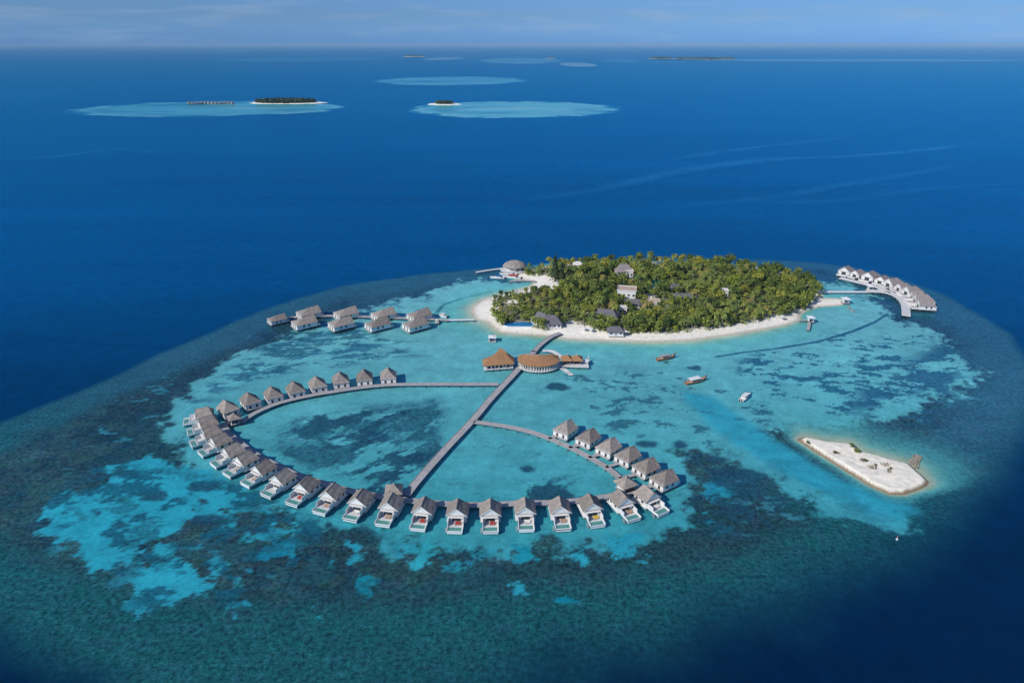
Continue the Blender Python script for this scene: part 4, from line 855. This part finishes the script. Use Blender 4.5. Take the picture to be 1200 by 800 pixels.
def palm_meshes(seed, h=7.5):
    rnd = random.Random(seed); b = Vector((rnd.uniform(-1.1, 1.1), rnd.uniform(-1.1, 1.1), 0)); m = MB(); m.tube([(0, 0, -.3), tuple(b*.2+Vector((0, 0, h*.4))), tuple(b+Vector((0, 0, h)))], [.22, .16, .12], 6); tr = m.mesh('trunk', M['palm_trunk'])
    m = MB(); top = b+Vector((0, 0, h)); nf = 24
    for i in range(nf):
        a = i*2.399+rnd.uniform(-.2, .2); el = rnd.uniform(-.55, 1.0); ln = rnd.uniform(2.2, 3.1); d = Vector((math.cos(a), math.sin(a), 0)); sd = Vector((-d.y, d.x, 0)); pts = []
        for s in range(5):
            t = s/4; pts.append((top+d*ln*t*(1-.15*el)+Vector((0, 0, ln*(el*t-.85*t*t))), (.22, .46, .50, .36, .05)[s]))
        n0 = len(m.v)
        for p, w_ in pts: m.v += [p+sd*w_-Vector((0, 0, w_*.45)), p, p-sd*w_-Vector((0, 0, w_*.45))]
        for s in range(4):
            for j in (0, 1): m.f.append([n0+s*3+j, n0+s*3+j+1, n0+s*3+j+4, n0+s*3+j+3]); m.m.append(0)
    return tr, m.mesh('crown', M['palm'])
def tree(name, label, cat, tr, cr_, loc, s, rz, group):
    r = thing(name, label, cat, loc, rz, group); r.scale = (s, s, s*random.uniform(.9, 1.12)); link('trunk', tr, r); link('crown', cr_, r); return r
broad = [(trunk_mesh(i), leafy_mesh(i, 2.9, 2.2, 5.0, 560, .58)) for i in range(6)]; palms = [palm_meshes(50+i, 5.2+.6*i) for i in range(5)]
protos_b = []; protos_p = []
# candidate spots: poisson-like scatter inside the vegetation outline
xs_ = [p[0] for p in VEG]; ys_ = [p[1] for p in VEG]; spots = []; tries = 0; cell = {}
cand = np.array([(random.uniform(min(xs_), max(xs_)), random.uniform(min(ys_), max(ys_))) for _ in range(14000)]); sd_ = sdist(cand[:, 0], cand[:, 1], VEG)
for (x, y), d in zip(cand, sd_):
    if d < -.3: continue
    if any((x-h[0])**2+((y-h[1])*.9)**2 < h[2]**2*.75 for h in holes): continue
    if any((x-h[0])**2+(y-h[1])**2 < h[2]**2 for h in clear): continue
    mn = 3.45+.8*(.5 if y < 400 else 1.0)
    g = (int(x//5), int(y//5))
    if any((x-q[0])**2+(y-q[1])**2 < mn*mn for a in (-1, 0, 1) for b in (-1, 0, 1) for q in cell.get((g[0]+a, g[1]+b), ())): continue
    cell.setdefault(g, []).append((x, y)); spots.append((x, y, d))
near_front = {}
for x, y, d in spots:
    # a tree standing right in front of a building stays low so the building shows as in the photograph
    pass
nb = npalm = 0; extra = []
pal_field = fbm(np.array([s[0] for s in spots]), np.array([s[1] for s in spots]), 26, 81)
for (x, y, d), pf in zip(spots, pal_field):
    low = any(abs(x-h[0]) < h[2]*.8 and h[1]-18 < y < h[1] and h[3] > 0 for h in holes)
    ispalm = (pf+random.uniform(-.35, .35) > .12) and not low
    z = 1.3 if d > 2 else 1.0
    if ispalm and npalm < 285:
        k = npalm % 5; s = random.uniform(.7, 1.3)*(.5+.5*min(1, max(0, (x+5)/50)))*(1-.22*min(1, max(0, (x-110)/70)))
        if k not in protos_p and npalm < 5: pass
        tree('palm_tree', 'slender coconut palm with drooping fronds among the dense island trees', 'palm tree', *palms[k], (x, y, z), s, random.uniform(0, 6.28), 'coconut palms on the island'); npalm += 1
    elif nb < 290:
        k = nb % 6; s = random.choice((random.uniform(.6, .95), random.uniform(.85, 1.3)))*(.5 if low else 1.0)*(.5+.5*min(1, max(0, (x+5)/50)))*(1.18 if y > 405 else 1.0)*(.75 if d < 3 else 1)
        tree('broadleaf_tree', 'round leafy green tree in the dense wood on the island', 'tree', *broad[k], (x, y, z), s, random.uniform(0, 6.28), 'leafy trees on the island'); nb += 1
    else: extra.append((x, y))
print('trees', nb, npalm, 'extra', len(extra), 'spots', len(spots))
cas = (trunk_mesh(99, 9, .3), leafy_mesh(98, 2.6, 5.6, 7.2, 520, .6, material='dark_leaf', cone=True))
for (px, py, s, lab) in ((650, 331, 1.55, 'tall dark pointed casuarina rising above the left back shore'), (658, 332, 1.1, 'shorter dark casuarina right beside the tallest tree'), (792, 330, 1.0, 'tall grey-green pointed tree behind the sports court'), (735, 347, .9, 'dark pointed tree just left of the white two-storey block')):
    p = at(px, py, 1); tree('casuarina_tree', lab, 'tree', *cas, (p.x-(4 if px == 735 else 0), p.y, 1.2), s, 1.0, None)
p = at(857, 342, 1); tree('lime_tree', 'bright lime green tree in the eastern half of the wood', 'tree', trunk_mesh(5), leafy_mesh(77, material='lime'), (p.x, p.y, 1.3), 1.5, 0, None)
# undergrowth and the remaining far crowns: one mass
rnd = random.Random(5); m = MB(); pts = cand[(sd_ > -.8)]
for x, y in pts[:5200]:
    if any((x-h[0])**2+(y-h[1])**2 < h[2]**2*.7 for h in holes) or any((x-h[0])**2+(y-h[1])**2 < h[2]**2 for h in clear): continue
    for k in range(4):
        p = Vector((x+rnd.gauss(0, .6), y+rnd.gauss(0, .6), 1.3+abs(rnd.gauss(.7, .6)))); n = Vector((rnd.gauss(0, .7), rnd.gauss(0, .7), 1)).normalized(); u = n.orthogonal().normalized(); v = n.cross(u); s = rnd.uniform(.4, .8); m.poly([p-u*s-v*s*.6, p+u*s-v*s*.6, p+u*s*.6+v*s*.7, p-u*s*.7+v*s*.6])
for x, y in extra:
    for k in range(120): p = Vector((x+rnd.gauss(0, 1.2), y+rnd.gauss(0, 1.2), 5.6+rnd.gauss(0, 1.0))); n = Vector((rnd.gauss(0, .7), rnd.gauss(0, .7), 1)).normalized(); u = n.orthogonal().normalized(); v = n.cross(u); s = .45; m.poly([p-u*s-v*s, p+u*s-v*s, p+u*s+v*s, p-u*s+v*s])
tag(m.build('undergrowth', M['leaf']), 'dense green shrubs filling the ground below the island trees', 'shrubs', kind='stuff')

# ------------------------------------------------------------------ sandbank details
def bush(px, py, s, lab, z=1.2, group=None, material='leaf'):
    p = at(px, py, z); tag(link('shrub', leafy_mesh(int(px), 1.3, .7, .6, 160, .35, 6, material), None, (p.x, p.y, z), 0), lab, 'shrub', group).scale = (s, s, s)
bush(1005, 529, 1.1, 'green shrub patch on the upper edge of the sandbank'); bush(998, 523, .9, 'brown-green shrub at the notch in the sandbank edge'); bush(1026, 545, .5, 'low shrub in the middle of the sandbank'); bush(1043, 549, .6, 'low shrub right of centre on the sandbank')
bush(947, 519, .7, 'tiny shrub near the left tip of the sandbank'); bush(978, 530, .6, 'tiny shrub on the left half of the sandbank'); bush(1014, 540, .7, 'small shrub just below the green patch on the sandbank')
def logs(px, py, rz, n, lab):
    p = at(px, py, 1.1); m = MB(); rn = random.Random(int(px))
    for i in range(n): y = i*.55; m.tube([(-rn.uniform(.6, 1.5), y, .15), (rn.uniform(.6, 1.5), y+rn.uniform(-.3, .3), .22+.1*rn.random())], .15, 6)
    tag(m.build('driftwood_pile', M['trunk'], None, False, (p.x, p.y, 1.1), rz), lab, 'driftwood')
logs(1015, 541, .6, 5, 'brown driftwood pile near the centre of the sandbank'); logs(1027, 548, 1.4, 6, 'largest driftwood pile right of centre on the sandbank'); logs(1041, 544, 1.9, 6, 'long driftwood pile toward the right end of the sandbank'); logs(1044, 552, 1.2, 3, 'short driftwood pile lowest on the sandbank')
logs(980, 531, .2, 2, 'pair of logs on the left part of the sandbank')
def groyne():
    a, b = at(1069, 548), at(1074, 535); rn = random.Random(3); m = MB()
    for i in range(60):
        t = rn.random(); p = a.lerp(b, t)-a; q = Vector((rn.gauss(0, .8), rn.gauss(0, .5), rn.uniform(-.1, .9))); s = rn.uniform(.35, .75); T = Matrix.Translation(p+q) @ Matrix.Rotation(rn.uniform(0, 3), 4, Vector((rn.random(), rn.random(), 1))); m.box(-s, s, -s*.7, s*.7, -s*.5, s*.5, T)
    tag(m.build('rock_groyne', M['rock'], None, False, a), 'short pale rock groyne jutting up from the right end of the sandbank', 'groyne')
groyne()

# ------------------------------------------------------------------ far islands
def far_island(px, py, wpx, dpx, th, lab, seed, n, gap=.8):
    c = at(px, py); rx = wpx/2*c.length/FPX; ry = max(rx*.3, abs(at(px, py-dpx/2).y-at(px, py+dpx/2).y)/2); ry = min(ry, rx*1.2); m = MB(); K = 40
    rn = random.Random(seed); rad = [1+.12*rn.uniform(-1, 1) for _ in range(K)]; ring = lambda k, z: [(rx*k*rad[i]*math.cos(6.2832*i/K), ry*k*rad[i]*math.sin(6.2832*i/K), z) for i in range(K)]
    a, b = ring(1.08, .1), ring(.9, 1.6)
    for i in range(K): j = (i+1) % K; m.poly([a[i], a[j], b[j], b[i]])
    m.poly(b); me = m.mesh('far_island_ground', SAND); colour_attr(me, np.tile(sandc*1.0, (len(me.vertices), 1)), np.zeros(len(me.vertices))); tag(link('far_island_ground', me, None, (c.x, c.y, 0)), kind='structure')
    m = MB(); s0 = max(1.0, rx*.022)
    for i in range(n):
        t, q = rn.uniform(0, 6.2832), math.sqrt(rn.random())*gap; x, y = rx*q*math.cos(t), ry*q*math.sin(t); top = th*(.55+.45*rn.random())*(1-.35*q*q)
        for k in range(5): p = Vector((x+rn.gauss(0, s0), y+rn.gauss(0, s0), 1.5+top*rn.random()**.6)); nn_ = Vector((rn.gauss(0, .8), rn.gauss(0, .8), 1)).normalized(); u = nn_.orthogonal().normalized(); v = nn_.cross(u); s = s0*rn.uniform(.7, 1.3); m.poly([p-u*s-v*s, p+u*s-v*s, p+u*s+v*s*.8, p-u*s*.7+v*s])
    tag(m.build('far_wood', M['far_leaf'], None, False, (c.x, c.y, 0)), lab, 'trees', kind='stuff')
far_island(335, 120.6, 74, 3.0, 11, 'dark green wood covering the largest far island at upper left', 2, 1500, .84)
far_island(521, 122.4, 34, 2.2, 9, 'small dark wood on the tiny island in the central far reef', 4, 260, .6)
for i, (px, py, wd) in enumerate([(775, 68.8, 26), (803, 69.2, 22), (828, 69.4, 34), (852, 69.2, 16)]): far_island(px, py, wd, .6, 16, f'{ORD[i]} from the left of the low dark islands on the right horizon', 10+i, 500, .95)
far_island(485, 66.5, 22, .5, 18, 'faint low wooded islet on the horizon left of centre', 31, 200, .95); far_island(645, 68.6, 10, .4, 12, 'faint tiny wooded islet above the bright far shoals', 33, 120, .9)
def far_hut():
    r = thing('overwater_hut', 'x', 'hut'); MB().box(-4, 4, -4, 4, .8, 1.3).build('deck', M['wood'], r); MB().box(-3.2, 3.2, -3.2, 3.2, 1.3, 4).build('wall', M['thatch'], r); gable_roof(-4.4, 4.4, 8.4, 4, 3.4, 3.4, 3, hip_f=3).build('roof', M['shingle_brown'], r); stilts(r, [(-3.5, -3.5), (3.5, -3.5), (3.5, 3.5), (-3.5, 3.5)], WPOST, 'piling'); return r
H0 = far_hut()
for i in range(14):
    o = H0 if i == 0 else copy_tree(H0); p = at(221+i*3.95, 121.6+.25*math.sin(i), 1); o.location = (p.x, p.y, 0); o.scale = (.95,)*3; o.rotation_euler = (0, 0, .2*i)
    o['label'] = (f'tiny dark overwater hut, {ORD[i]} from the left in the row beside the far island' if i < 13 else 'tiny overwater hut at the right end of the row beside far island'); o['group'] = 'huts by the far island'
